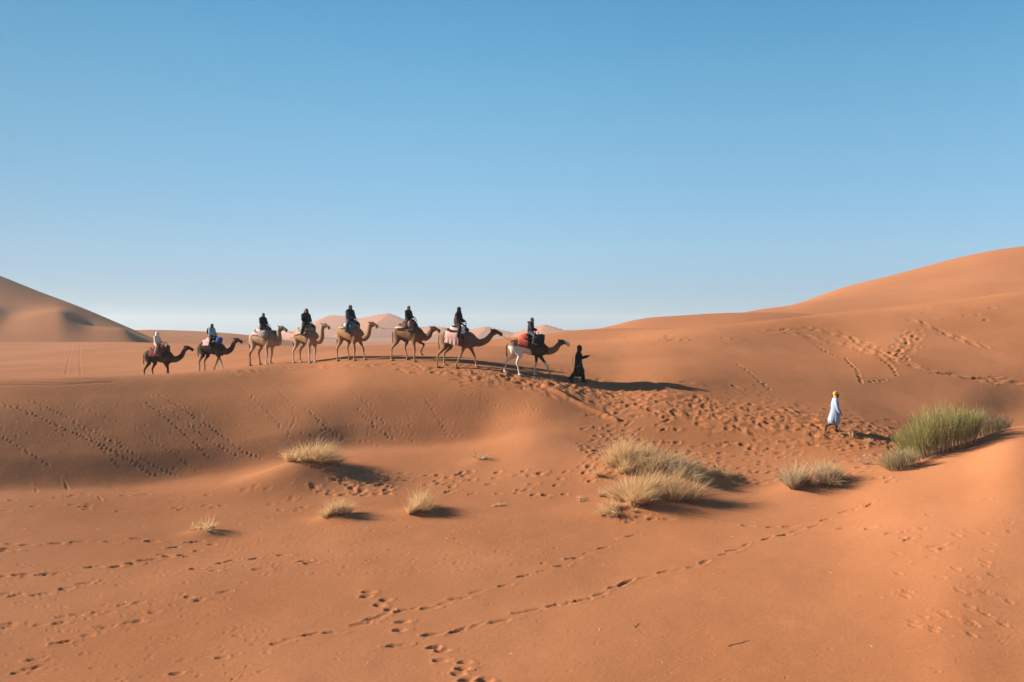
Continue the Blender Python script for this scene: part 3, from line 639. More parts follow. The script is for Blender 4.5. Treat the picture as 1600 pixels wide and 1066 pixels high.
# torso sections of a camel: x, centre z, half width, half height
SEC = np.array([(-.88, 1.40, .07, .12), (-.80, 1.385, .18, .23), (-.62, 1.385, .25, .29), (-.35, 1.40, .30, .325), (0, 1.385, .335, .375), (.3, 1.335, .33, .395), (.55, 1.27, .28, .365), (.75, 1.20, .21, .29), (.9, 1.17, .12, .18)])
HUMP = dict(c=(-.02, 0, 1.60), r=(.46, .20, .33))
def torso_at(x): return [np.interp(x, SEC[:, 0], SEC[:, k]) for k in (1, 2, 3)]
COLS = dict(dark=(.052, .027, .018), brown=(.20, .105, .060), tan=(.50, .27, .14), gold=(.52, .27, .125), pale=(.78, .58, .41), white=(1.2, 1.07, .92), black=(.022, .014, .012), grey=(.30, .18, .11))
def coat_colors(kind, V, nx):
    x, y, z = V.T; n = vnoise(x * 4 + 3, z * 4 + y * 3); C = {k: np.array(v) for k, v in COLS.items()}; C = {k: v * .45 for k, v in C.items()}
    def mixc(A_, B, t): t = np.clip(t, 0, 1)[:, None]; return A_ * (1 - t) + B * t
    one = np.ones((len(V), 1)); leg = z < .98
    if kind == 'dark':
        c = mixc(C['dark'] * one, C['brown'] * one, (n + .1) * .5 + (x > .9) * .35)
    elif kind == 'dark_socks':
        c = mixc(C['dark'] * one, C['brown'] * one, n * .4 + (x > .9) * .45); c = mixc(c, C['pale'] * one, (.80 - z + .08 * n) * 5)
    elif kind == 'light':
        c = mixc(C['tan'] * one, C['pale'] * one, .35 + n * .25); c = mixc(c, C['pale'] * one, (.95 - z) * 2); c = mixc(c, C['tan'] * one, (x - .2) * (z - 1.0))
    elif kind == 'sandy':
        c = mixc(C['tan'] * one, C['pale'] * one, .15 + n * .2); c = mixc(c, C['pale'] * one, (1.0 - z) * 2.2)
    elif kind == 'golden':
        c = mixc(C['gold'] * one, C['brown'] * one, .2 + n * .3); c = mixc(c, C['tan'] * one * 1.1, (.9 - z) * 2)
    elif kind == 'chestnut':
        c = mixc(C['brown'] * one * 1.25, C['gold'] * one, .2 + n * .3); c = mixc(c, C['tan'] * one * 1.15, (.9 - z) * 2)
    elif kind == 'greybrown':
        c = mixc(C['grey'] * one, C['brown'] * one, .3 + n * .3); c = mixc(c, C['tan'] * one * 1.2, (.95 - z) * 2.2)
    else:  # piebald
        c = mixc(C['dark'] * one * .9, C['brown'] * one, .15 + n * .35)
        c = mixc(c, C['grey'] * one * 1.15, np.clip((-.45 - x) * 5, 0, 1) * np.clip((1.62 - z) * 6, 0, 1))
        belly = (1.32 + .30 * np.clip(-x - .1, -.35, .30) - .02 * n) - z - np.clip((x - .15) * 2.5, 0, 9)
        c = mixc(c, C['white'] * one, belly * 14 * (x < .45))
        c = mixc(c, C['white'] * one, (1.10 - z + .1 * n) * 12 * (x < -.3))
        c = mixc(c, C['dark'] * one, ((x > -.2) & (z < 1.0) & (z > .62)) * 1.0)
        c = mixc(c, C['white'] * one, (.64 - z) * 25 * (x > -.25))
        c = mixc(c, C['grey'] * one * 1.3, np.clip((x - .92) * 8, 0, 1) * .85)
        c = mixc(c, C['dark'] * one, ((x > nx - .46) & (z > 1.3)) * .7)
        c = mixc(c, C['white'] * one, (x - (nx - .2)) * 22)
    if kind != 'piebald':
        dk = .75 if kind in ('golden', 'greybrown', 'chestnut') else .35
        top = ((x > nx - .5) * 1.0)
        c = mixc(c, C['dark'] * one, top * dk * np.clip((z - (z[x > nx - .5].mean())) * 9 + .3, 0, 1))
        c = mixc(c, C['black'] * one, np.clip((x - (nx - .03)) * 20, 0, .6))
    c = mixc(c, C['black'] * one, (.09 - z) * 10 * .5 * (0 if kind in ('dark_socks', 'piebald') else 1))
    return np.clip(c, 0, 1)
def blk(v): return list(v)

def build_camel(px, py, Yd, yaw, sc, nose_px, nose_py, feet, kind, label, lifted=None, coat_seed=0):
    """feet: four photograph columns (near hind, far hind, near front, far front)"""
    X = (px - 800) / F * Yd; ca, sa = math.cos(yaw), math.sin(yaw)
    z0 = gz(X, Yd); e = empty('camel', (X, Yd, z0), -yaw, sc)
    tag(e, label, 'camel', 'camels walking in the caravan')
    def to_world(lx, ly): lx, ly = lx * sc, ly * sc; return X + lx * ca + ly * sa, Yd - lx * sa + ly * ca
    P = Prims()
    P.tube([(a, 0, c) for a, c, w, h in SEC], [(w, h) for a, c, w, h in SEC], nseg=22)
    P.ball(HUMP['c'], HUMP['r'])
    for s in (-1, 1):
        P.ball((-.60, .15 * s, 1.30), (.21, .14, .32), (0, .2, 0)); P.ball((.50, .17 * s, 1.22), (.20, .13, .34), (0, -.15, 0))
    # head
    nose_x = ((nose_px - px) * Yd / F) / (ca * sc); nose_z = (-(nose_py - HOR) / F * Yd - z0) / sc
    nose_x = min(max(nose_x, 1.6), 2.3)
    hx, hz = nose_x - .42, nose_z + .10
    P.tube([(.58, 0, 1.30), (.82, 0, 1.21), (1.02, 0, 1.14), (hx * .52 + .5, 0, 1.12 + (hz - 1.12) * .28), (hx - .10, 0, hz - .16), (hx + .02, 0, hz - .01)],
           [(.19, .29), (.15, .21), (.125, .175), (.105, .15), (.088, .125), (.085, .10)])
    P.tube([(hx - .03, 0, hz + .0), (hx + .10, 0, hz + .01), (hx + .24, 0, hz - .03), (hx + .36, 0, hz - .085), (hx + .42, 0, hz - .11)], [(.09, .11), (.095, .118), (.07, .085), (.066, .085), (.062, .078)])
    P.ball((hx + .39, 0, hz - .185), (.06, .05, .035)); P.ball((hx + .06, 0, hz - .09), (.10, .07, .08))
    for s in (-1, 1): P.ball((hx + .10, .075 * s, hz + .045), (.035, .025, .028))
    # legs
    for idx, fpx in enumerate(feet):
        hind = idx < 2; s = -1 if idx % 2 == 0 else 1; ly = (.16 if hind else .17) * s
        # solve local x of the foot from its column
        lx = (((fpx - px) * Yd / F) - ly * sc * sa) / (ca * sc)
        lx = float(np.clip(lx, *((-1.15, -.15) if hind else (-.05, 1.15))))
        wx, wy = to_world(lx, ly); fz = (gz(wx, wy) - z0) / sc - .01
        up = lifted.get(idx, 0) if lifted else 0
        fz += up
        if hind:
            hip = (-.58, ly * 1.05, 1.26); st = (-.46 + .35 * (lx + .7), ly * 1.25, .98)
            hk = (st[0] * .42 + lx * .58 - .13, ly * 1.1, .60 + fz * .5 + up * .2); ft = (lx - .03, ly, .13 + fz)
            mid = ((hk[0] + ft[0]) / 2 + .01, ly * 1.05, (hk[2] + ft[2]) / 2)
            P.tube([hip, st, (st[0] * .5 + hk[0] * .5 + .01, ly * 1.18, (st[2] + hk[2]) / 2), hk, mid, ft, (lx + .02, ly, .05 + fz)], [(.13, .20), (.10, .145), (.062, .082), (.046, .060), (.034, .038), (.042, .046), (.05, .05)])
        else:
            sh = (.50, ly * 1.05, 1.18); el = (.46 + .18 * (lx - .5), ly * 1.15, .97)
            kn = (el[0] * .45 + lx * .55 + .03 + up * .5, ly * 1.05, .55 + fz * .5 + up * .35); ft = (lx - .02 - up * .3, ly, .13 + fz)
            mid = ((kn[0] + ft[0]) / 2 - .005, ly, (kn[2] + ft[2]) / 2)
            P.tube([sh, el, (el[0] * .5 + kn[0] * .5, ly * 1.1, (el[2] + kn[2]) / 2), kn, mid, ft, (lx + .02 - up * .3, ly, .05 + fz)], [(.12, .19), (.085, .12), (.058, .07), (.056, .062), (.035, .038), (.042, .046), (.05, .05)])
        P.ball((lx + .035 - up * .3, ly, .042 + fz), (.115, .085, .048), (0, up * 1.5, 0))
    me = P.fused('camel_body', .026, 3); V = verts(me); set_col(me, coat_colors(kind, V, nose_x))
    link('body', me, COAT, e)
    q = Prims()
    for s in (-1, 1): pass
    # ears, tail, halter
    for s in (-1, 1):
        q = Prims(); q.tube([(hx - .03, .06 * s, hz + .07), (hx - .07, .095 * s, hz + .10), (hx - .10, .11 * s, hz + .12)], [(.022, .03), (.026, .034), (.006, .01)], nseg=8, k=2)
        m_ = q.raw('ear'); set_col(m_, np.full((len(m_.vertices), 3), .10 if kind not in ('light', 'sandy') else .3) * np.array([1, .62, .42])); link('ear', m_, COAT, e)
    q = Prims(); q.tube([(-.88, 0, 1.48), (-.96, 0, 1.38), (-.98, .01, 1.15), (-.95, .02, .95), (-.96, .02, .82)], [.035, .025, .02, .032, .008], nseg=8, k=3)
    m_ = q.raw('tail'); kc = {'light': 'tan', 'sandy': 'tan', 'golden': 'brown', 'chestnut': 'brown', 'greybrown': 'brown'}.get(kind, 'dark')
    set_col(m_, np.tile(np.array(COLS[kc]) * .7, (len(m_.vertices), 1))); link('tail', m_, COAT, e)
    q = Prims()
    for xx, rr, zz in ((hx + .27, (.068, .082), hz - .045), (hx + .0, (.095, .13), hz - .02)):
        a = np.linspace(0, 2 * math.pi, 13); q.tube([(xx, rr[0] * math.cos(t), zz + rr[1] * math.sin(t)) for t in a], [.011] * 13, nseg=5, k=1, caps=False)
    q.tube([(hx + .27, -.068, hz - .045), (hx + .0, -.095, hz - .02)], [.01, .01], nseg=5, k=2)
    link('halter', q.raw('halter'), DARKROPE, e)
    e['_'] = 0; del e['_']
    info = dict(e=e, X=X, Y=Yd, z=z0, yaw=yaw, sc=sc, px=px, nose=(nose_x, 0, nose_z - .02))
    info['M'] = Matrix.Translation((X, Yd, z0)) @ Matrix.Rotation(-yaw, 4, 'Z') @ Matrix.Scale(sc, 4)
    return info
def cloth_over(x0, x1, hem_z, off, seed, slant=0, nx=22, ny=34):
    """blanket draped over the camel's back between x0 and x1 down to hem_z"""
    V = []; g = np.random.default_rng(seed)
    for i in range(nx):
        t = i / (nx - 1); x = x0 + (x1 - x0) * t; c, w, h = torso_at(x)
        hx_ = (x - HUMP['c'][0]) / HUMP['r'][0]
        half = []
        for a in np.linspace(0, math.pi / 2, 16):
            y = (w + off) * math.sin(a); z = c + (h + off) * math.cos(a)
            if abs(hx_) < 1:
                hy = y / (HUMP['r'][1] + off * 1.5); q = 1 - hx_ ** 2 - hy ** 2
                if q > 0: z = max(z, HUMP['c'][2] + (HUMP['r'][2] + off) * math.sqrt(q))
            half.append((y, z))
        hem = hem_z + .03 * math.sin(i * 1.3 + seed) + slant * (t - .5)
        zl = half[-1][1]; n2 = 8
        if hem < zl:
            for k in range(1, n2 + 1): half.append((half[15][0] + .015 * math.sin(i * 1.1 + seed) * k / n2 + .02 * k / n2, zl + (hem - zl) * k / n2))
        else:
            half = [(y, max(z, hem)) for y, z in half] + [(half[15][0], max(zl, hem))] * 0 + [half[15]] * 0
            while len(half) < 16 + n2: half.append((half[-1][0], half[-1][1] - .002))
        full = [(-y, z) for y, z in half[::-1]] + half[1:]
        V += [(x + .012 * math.sin(k * .9 + seed), y, z) for k, (y, z) in enumerate(full)]
    m = len(full); Fs = [(i * m + j, i * m + j + 1, (i + 1) * m + j + 1, (i + 1) * m + j) for i in range(nx - 1) for j in range(m - 1)]
    V = np.array(V)
    V2 = V.copy(); c = np.array([0, 0, 1.35]); dirn = V - np.stack([V[:, 0], V[:, 1] * 0, V[:, 2] * 0 + 1.2], 1); dirn /= np.linalg.norm(dirn, axis=1)[:, None]; V2 = V + dirn * .022
    n = len(V); F2 = [tuple(q + n for q in f[::-1]) for f in Fs]
    edge = [(j, j + 1) for j in range(m - 1)] + [(i * m + m - 1, (i + 1) * m + m - 1) for i in range(nx - 1)] + [((nx - 1) * m + j + 1, (nx - 1) * m + j) for j in range(m - 2, -1, -1)] + [((i + 1) * m, i * m) for i in range(nx - 2, -1, -1)]
    F3 = [(b, a, a + n, b + n) for a, b in edge]
    me = bpy.data.meshes.new('saddle_blanket'); me.from_pydata([tuple(v) for v in np.vstack([V, V2])], [], Fs + F2 + F3); me.update(); return me
def build_saddle(info, label, blanket, pad_mat, second=None, px_=0.0, handle=True):
    e = empty('saddle'); e.matrix_world = info['M']; tag(e, label, 'saddle', 'saddles on the camels')
    x0, x1, hem, mt, slant = blanket; link('saddle_blanket', cloth_over(x0, x1, hem, .03, 3, slant), mt, e)
    if second: x0, x1, hem, mt = second; link('saddle_blanket', cloth_over(x0, x1, hem, .055, 5), mt, e)
    q = Prims(); a = np.linspace(0, 2 * math.pi, 17)
    q.tube([(px_ - .02 + (.47 - px_ * .8) * math.cos(t), .24 * math.sin(t), 1.70 + .06 * math.cos(2 * t)) for t in a], [.085] * 17, nseg=12, k=2, caps=False)
    link('saddle_pad', q.fused('saddle_pad', .025, 2), pad_mat, e)
    q = Prims(); q.ball((px_ - .02, 0, 1.90), (.30, .23, .075)); link('seat_cushion', q.raw('seat_cushion'), pad_mat, e)
    if handle:
        q = Prims(); q.tube([(.36, 0, 1.74), (.37, 0, 1.95), (.38, 0, 2.04)], [.016] * 3, nseg=8, k=1); q.tube([(.38, -.13, 2.04), (.38, .13, 2.04)], [.016] * 2, nseg=8, k=2)
        link('handle_bar', q.raw('handle_bar'), METAL, e)
    c, w, h = torso_at(.36); q = Prims(); a = np.linspace(0, 2 * math.pi, 25)
    q.tube([(.36, (w + .02) * math.cos(t), c + (h + .025) * math.sin(t)) for t in a], [.014] * 25, nseg=6, k=1, caps=False); link('girth_strap', q.raw('girth_strap'), DARKROPE, e)
    return e
def lumpy(center, r, seed, amp=.12, nu_=22, nv=14):
    q = Prims(); q.ball((0, 0, 0), 1.0, nu_=nu_, nv=nv); V = np.array(q.V); n = vnoise(V[:, 0] * 2.2 + seed * 3.1, V[:, 2] * 2.2 + V[:, 1] * 1.3 + seed) + .5 * vnoise(V[:, 0] * 5 + seed, V[:, 2] * 5 + V[:, 1] * 4)
    V = np.sign(V) * np.abs(V) ** .82 * (1 + amp * n)[:, None] * np.array(r) + np.array(center); q.V = [tuple(v) for v in V]; return q.raw('bag')
def bag_thing(info, parts, label, mt, cat='bag', strap=True, name='saddlebag'):
    e = empty(name); e.matrix_world = info['M']; tag(e, label, cat, 'bags slung on the camels')
    for k, (c, r) in enumerate(parts): link('bag_body', lumpy(c, r, k + int(info['px'])), mt, e)
    if strap:
        q = Prims(); c0 = parts[0][0]; q.tube([(c0[0], -.3, c0[2] + .12), (c0[0], -.15, c0[2] + .32), (c0[0], 0, c0[2] + .38), (c0[0], .15, c0[2] + .32), (c0[0], .3, c0[2] + .12)], [.014] * 5, nseg=6, k=2); link('strap', q.raw('strap'), DARKROPE, e)
    return e

# ------------------------------------------------------------------ people
def lerp(a, b, t): return tuple(np.array(a) * (1 - t) + np.array(b) * t)
def person_prims(J, what, inflate=0, female=False):
    """J: joints; what: set of body regions"""
    P = Prims(); sw = .93 if female else 1.0
    if 'torso' in what:
        P.tube([J['pelvis'], J['waist'], J['chest'], J['neck']], [(.165, .125), (.14 * sw, .105), (.175 * sw, .125), (.085, .07)], inflate, nseg=16)
        P.tube([J['shL'], J['shR']], [.062, .062], inflate * .8)
    if 'hips' in what: P.tube([J['waist'], J['pelvis']], [(.145, .11), (.17, .13)], inflate)
    for s in 'LR':
        if 'arms' in what: P.tube([J['sh' + s], lerp(J['sh' + s], J['el' + s], .4), J['el' + s], J['wr' + s]], [.060, .052, .042, .030], inflate)
        if 'legs' in what: P.tube([J['hip' + s], lerp(J['hip' + s], J['kn' + s], .5), J['kn' + s], lerp(J['kn' + s], J['an' + s], .4), J['an' + s]], [.095, .08, .056, .056, .036], inflate)
        if 'feet' in what:
            a = np.array(J['an' + s]); t = np.array(J['toe' + s]); P.tube([a + (0, 0, .0), lerp(a, t, .25), lerp(a, t, .7), t], [.036, (.038, .036), (.042, .026), (.03, .016)], inflate)
            P.ball(lerp(a, t, -.12), (.034, .034, .034), inflate=inflate)
        if 'hands' in what:
            w = np.array(J['wr' + s]); d = np.array(J.get('hd' + s, (1, 0, -.2)), float); d /= np.linalg.norm(d)
            nrm = np.array(J.get('hn' + s, (0, 0, 1)), float); nrm -= d * nrm.dot(d); nrm /= np.linalg.norm(nrm); lat = np.cross(d, nrm)
            P.tube([w - d * .02, w + d * .03, w + d * .085], [.026, .030, .032], 0)
            for k, (o, L) in enumerate(((-.033, .062), (-.011, .072), (.011, .068), (.033, .054))):
                b = w + d * .085 + lat * o; c1 = b + d * L * .5 - nrm * .008; c2 = c1 + d * L * .32 - nrm * .028
                P.tube([b - d * .02, b, c1, c2], [.011, .0105, .0095, .008], 0, k=2, nseg=8)
            b = w + d * .025 + lat * -.03; P.tube([b, b + lat * -.025 + d * .025, b + lat * -.03 + d * .055 - nrm * .012], [.013, .012, .009], 0, k=2, nseg=8)
    if 'neck' in what: P.tube([J['neck'], J['head']], [(.055, .058), (.052, .055)], inflate)
    if 'head' in what:
        h = np.array(J['head']); yw = J.get('hyaw', 0); R3 = np.array(Matrix.Rotation(yw, 3, 'Z'))
        def hp(x, y, z): return h + R3 @ np.array((x, y, z))
        P.ball(hp(0, 0, .02), (.098, .078, .108), (0, 0, yw)); P.ball(hp(.028, 0, -.05), (.062, .055, .062), (0, 0, yw))
        P.ball(hp(.10, 0, -.008), (.020, .014, .026), (0, 0, yw)); P.ball(hp(.082, 0, -.055), (.018, .026, .012), (0, 0, yw)); P.ball(hp(.075, 0, -.09), (.024, .026, .02), (0, 0, yw))
        for s in (-1, 1): P.ball(hp(-.008, .080 * s, -.005), (.018, .009, .030), (0, 0, yw))
    return P
def skin_colors(V, J, tone):
    tone = np.array(tone) * .42; C = np.tile(tone, (len(V), 1)); h = np.array(J['head']); yw = J.get('hyaw', 0); R3 = np.array(Matrix.Rotation(-yw, 3, 'Z')); L = (V - h) @ R3.T
    for s in (-1, 1):
        d = np.linalg.norm((L - np.array([.088, .032 * s, .018])) / np.array([1.5, 1, .6]), axis=1); C[d < .016] = (.02, .012, .01)
        d = np.linalg.norm((L - np.array([.09, .032 * s, .042])) / np.array([1.5, 1.6, .5]), axis=1); C[d < .014] *= .35
    d = np.linalg.norm((L - np.array([.092, 0, -.055])) / np.array([1.5, 1.4, .5]), axis=1); C[d < .018] = np.array(tone) * (.8, .5, .5); return C
def wrap(J, r=(.118, .098, .122), back=-.022, neckwrap=True, tail=False, up=.02):
    q = Prims(); h = np.array(J['head']); yw = J.get('hyaw', 0); R3 = np.array(Matrix.Rotation(yw, 3, 'Z'))
    q.ball(h + R3 @ np.array((back, 0, up)), r, (0, 0, yw))
    if neckwrap:
        n = np.array(J['neck']) + (0, 0, .03); a = np.linspace(0, 2 * math.pi, 13)
        q.tube([n + (.085 * math.cos(t) + .01, .09 * math.sin(t), .012 * math.sin(2 * t)) for t in a], [.038] * 13, nseg=8, k=2, caps=False)
        q.tube([h + R3 @ np.array((-.06, 0, 0)), n + (-.04, 0, 0)], [(.085, .06), (.085, .05)])
    if tail: q.tube([n + (-.07, .03, 0), n + (-.11, .04, -.12), n + (-.12, .04, -.24)], [(.05, .02), (.055, .018), (.05, .012)])
    return q
def hair(J):
    q = Prims(); h = np.array(J['head']); yw = J.get('hyaw', 0); R3 = np.array(Matrix.Rotation(yw, 3, 'Z'))
    q.ball(h + R3 @ np.array((-.02, 0, .035)), (.108, .093, .108), (0, 0, yw))
    q.tube([h + R3 @ np.array((-.06, 0, .02)), h + R3 @ np.array((-.09, 0, -.12)), h + R3 @ np.array((-.10, 0, -.26))], [(.09, .06), (.11, .06), (.08, .03)])
    for s in (-1, 1): q.tube([h + R3 @ np.array((-.0, .08 * s, .03)), h + R3 @ np.array((.0, .1 * s, -.10)), h + R3 @ np.array((.0, .09 * s, -.22))], [(.03, .05), (.032, .05), (.015, .03)])
    return q
def wrinkle(me, amp, sc, seed=0):
    V = verts(me); c = V.mean(0); d = V - np.stack([np.full(len(V), c[0]), np.full(len(V), c[1]), V[:, 2]], 1); d /= np.linalg.norm(d, axis=1)[:, None] + 1e-6
    n = vnoise(V[:, 0] * sc + seed, V[:, 2] * sc * .8 + V[:, 1] * sc) ; V += d * (n * amp)[:, None]; me.vertices.foreach_set('co', V.astype(np.float32).ravel()); me.update(); return me

def ride_joints(lean=0., hyaw=0., handx=.34, slump=0., legf=0., one_up=False):
    J = dict(pelvis=(0, 0, .10), waist=(-.01 + lean * .2, 0, .26), chest=(-.01 + lean * .6, 0, .43 - slump), neck=(.0 + lean, 0, .585 - slump), head=(.02 + lean * 1.1, 0, .72 - slump), hyaw=hyaw)
    for s, k in (('L', 1), ('R', -1)):
        J['sh' + s] = (-.01 + lean * .9, .185 * k, .52 - slump); J['el' + s] = (.06 + lean * .6, .25 * k, .27 - slump * .5); J['wr' + s] = (handx - .07, .09 * k, .20)
        J['hd' + s] = (1, -.35 * k, -.15); J['hn' + s] = (0, 0, 1)
        J['hip' + s] = (.01, .11 * k, .07); J['kn' + s] = (.24 + legf, .36 * k, -.10); J['an' + s] = (.16 + legf * 1.2, .44 * k, -.50); J['toe' + s] = (.36 + legf * 1.2, .46 * k, -.56)
    if one_up: J['elR'] = (.10, -.24, .36); J['wrR'] = (.19, -.06, .50); J['hdR'] = (.1, .6, .8); J['hnR'] = (1, 0, 0)
    return J
def dress(e, J, tone, jacket, trousers, head, head_mat, shoes, female=False, bare_legs=False, voxel=.012, puffer=.046, sleeves=True):
    me = person_prims(J, {'torso', 'arms', 'legs', 'feet', 'hands', 'neck', 'head'}, 0, female).fused('person_body', voxel, 2)
    set_col(me, skin_colors(verts(me), J, tone)); link('body', me, SKIN, e)
    if jacket: link('jacket', wrinkle(person_prims(J, {'torso', 'arms'}, puffer, female).fused('jacket', .02, 2), .012, 9), jacket, e)
    if trousers: link('trousers', wrinkle(person_prims(J, {'hips', 'legs'}, .032, female).fused('trousers', .02, 1), .008, 10), trousers, e)
    if shoes:
        for s in 'LR':
            q = Prims(); a = np.array(J['an' + s]); t = np.array(J['toe' + s]); q.tube([a + (0, 0, .02), lerp(a, t, .25), lerp(a, t, .7), t], [.046, (.048, .046), (.052, .036), (.04, .026)]); q.ball(lerp(a, t, -.12), (.044, .044, .044)); link('shoe', q.fused('shoe', .012, 1), shoes, e)
    nm, q = head; link(nm, wrinkle(q.fused(nm, .014, 2), .006, 22), head_mat, e)
def seat_rider(info, top_py, label, lx=-.02, tone=(.38, .22, .15), sitscale=1.0, **kw):
    J = kw.pop('J'); M = info['M']; sc = info['sc']
    p = M @ Vector((lx, 0, 1.955)); seat = p.z; top = -(top_py - HOR) / F * p.y   # head top wanted
    s = (top - seat) / .862; s = min(max(s, .86), 1.12) * sitscale
    e = empty('person', (p.x, p.y, p.z), -info['yaw'], s); tag(e, label, 'person', 'riders on the camels')
    dress(e, J, tone, **kw); info['seat'] = p; info['rs'] = s; return e

R1 = math.radians
SHOE_D = mat('dark_shoe', (.03, .028, .03), .7); SHOE_T = mat('tan_shoe', (.35, .24, .16), .8); SHOE_W = mat('pale_shoe', (.5, .45, .42), .7)
NAVY = cloth_mat('navy_puffer', (.028, .030, .045), bump=.02, bscale=16); JEANS = cloth_mat('blue_jeans', (.06, .10, .17)); GJEANS = cloth_mat('grey_blue_jeans', (.085, .105, .15))
CREAM = cloth_mat('cream_cloth', (1.15, 1.0, .80), .05); BEIGE = cloth_mat('beige_trousers', (.88, .60, .46), .05); LBLUE = cloth_mat('light_blue_jacket', (.40, .74, .92)); DGREY = cloth_mat('dark_trousers', (.03, .028, .035))
RED = cloth_mat('coral_blanket', (.95, .17, .10), .12); DRED = cloth_mat('brick_blanket', (.38, .07, .05), .15); PINK = cloth_mat('pale_pink_blanket', (1.2, .74, .64), .05)
PINKPAT = stripe_mat('pink_patterned', [(.68, .17, .14), (.78, .50, .45), (.60, .14, .12), (.80, .62, .56)], 7)
GREYPAT = stripe_mat('grey_patterned', [(.10, .09, .09), (.42, .38, .35), (.05, .05, .06), (.6, .55, .5)], 6)
REDPAT = stripe_mat('red_patterned', [(.45, .08, .07), (.72, .62, .58), (.16, .05, .05), (.5, .2, .16)], 8)
TEALPAT = stripe_mat('blue_grey_patterned', [(.12, .15, .18), (.45, .45, .45), (.07, .08, .1), (.3, .34, .36)], 8)
BROWNB = cloth_mat('brown_leather', (.20, .08, .045)); BLUEB = cloth_mat('blue_bag', (.02, .13, .55)); WHITEC = cloth_mat('white_cloth', (1.4, 1.38, 1.38), .04); OLIVE = cloth_mat('olive_shawl', (.13, .085, .06))
BLUESC = cloth_mat('blue_scarf', (.03, .12, .36)); REDSC = cloth_mat('wine_scarf', (.30, .03, .05)); PINKSC = cloth_mat('dusty_pink_scarf', (.50, .30, .31)); DHAIR = cloth_mat('brown_hair', (.05, .022, .016)); PINKP = cloth_mat('pink_pad', (1.15, .72, .68), .05); GREYS = cloth_mat('slate_sleeves', (.10, .13, .16))

# 1 (tail of the caravan) .. 8 (leader)
c1 = build_camel(248, 598, 55.3, R1(12), .98, 305, 546, (226, 238, 268, 260), 'dark', 'dark brown camel at the tail of the caravan, lower legs hidden behind the crest')
c2 = build_camel(331, 579, 54.6, R1(20), .96, 383, 534, (312, 318, 352, 334), 'dark_socks', 'dark brown camel with pale lower legs, second from the tail of the caravan')
c3 = build_camel(411, 573, 53.6, R1(29), 1.04, 453, 516, (390, 405, 419, 424), 'light', 'very pale tan camel under the blue-scarfed rider, third from the tail')
c4 = build_camel(478, 568, 52.3, R1(36), 1.02, 520, 512, (457, 467, 486, 493), 'sandy', 'sandy camel with pinkish patterned blanket under the long-haired rider')
c5 = build_camel(547, 562, 50.5, R1(36), 1.0, 594, 510, (526, 545, 556, 572), 'golden', 'golden tan camel with a dark head carrying the man in jeans')
c6 = build_camel(638, 563, 48.8, R1(30), 1.0, 689, 517, (611, 637, 649, 661), 'chestnut', 'reddish brown camel lifting a front foot under the red-scarfed rider', lifted={3: .28})
c7 = build_camel(716, 570, 47.2, R1(16), 1.02, 784, 522, (683, 694, 711, 745), 'greybrown', 'grey-brown camel striding under a large pale pink blanket, second behind the guide')
c8 = build_camel(824, 584, 46.3, R1(4), 1.0, 889, 538, (812, 789, 862, 835), 'piebald', 'piebald brown and white camel with white legs and muzzle leading the caravan')

build_saddle(c1, 'brick red saddle blanket with brown pad on the dark camel at the tail', (-.42, .38, 1.32, DRED, 0), BROWNB)
build_saddle(c2, 'pink padded saddle with dark front on the dark camel with pale lower legs', (-.40, .12, 1.50, PINKP, 0), PINKP, second=(.15, .48, 1.3, BLACK))
build_saddle(c3, 'pink and white saddle pad over the palest camel of the caravan', (-.55, .2, 1.55, PINKP, 0), cloth_mat('grey_pad', (.35, .3, .3)))
build_saddle(c4, 'pink patterned blanket saddle under the long-haired rider', (-.52, .08, 1.48, PINKPAT, .1), GREYPAT)
build_saddle(c5, 'small pale pad and blue-grey patterned saddle under the man in jeans', (-.5, -.1, 1.66, CREAM, 0), TEALPAT, second=(.05, .42, 1.48, TEALPAT))
build_saddle(c6, 'brown saddle with red and white patterned front under the red-scarfed rider', (-.5, .0, 1.52, BROWNB, 0), BROWNB, second=(.10, .48, 1.5, REDPAT))
build_saddle(c7, 'large pale pink blanket hanging to the belly of the grey-brown camel', (-.55, .14, 1.08, PINK, -.15), BLACK, second=(.2, .42, 1.6, WHITEC))
build_saddle(c8, 'coral red blanket saddle on the piebald lead camel', (-.42, .06, 1.42, RED, -.12), BLACK, px_=.16)
bag_thing(c1, [((.42, -.27, 1.76), (.14, .10, .20)), ((.42, .27, 1.76), (.14, .10, .2))], 'brown leather bag bulging in front of the rider in the white cap', BROWNB)
bag_thing(c2, [((.66, -.2, 1.80), (.19, .17, .19))], 'bright blue round bag in front of the saddle of the second camel', BLUEB, strap=False)
bag_thing(c3, [((.38, -.38, 1.60), (.30, .12, .20)), ((.38, .38, 1.60), (.30, .12, .20))], 'grey patterned saddlebags bulging in front of the blue-scarfed rider', GREYPAT)
bag_thing(c6, [((.32, -.30, 1.78), (.13, .10, .16))], 'white and red patterned bag in front of the red-scarfed rider', REDPAT)
bag_thing(c6, [((-.28, -.36, 1.62), (.26, .07, .05))], 'white rolled mat tied behind the red-scarfed rider', CREAM, cat='rolled mat', strap=False, name='rolled_mat')
bag_thing(c7, [((.30, -.30, 1.80), (.11, .10, .17))], 'small white bag in front of the rider in the olive shawl', WHITEC)
bag_thing(c8, [((.50, -.30, 1.66), (.28, .17, .21)), ((.50, .30, 1.66), (.28, .17, .21)), ((.60, -.05, 1.80), (.22, .18, .14))], 'bulky black bags heaped in front of the leading rider', BLACK)

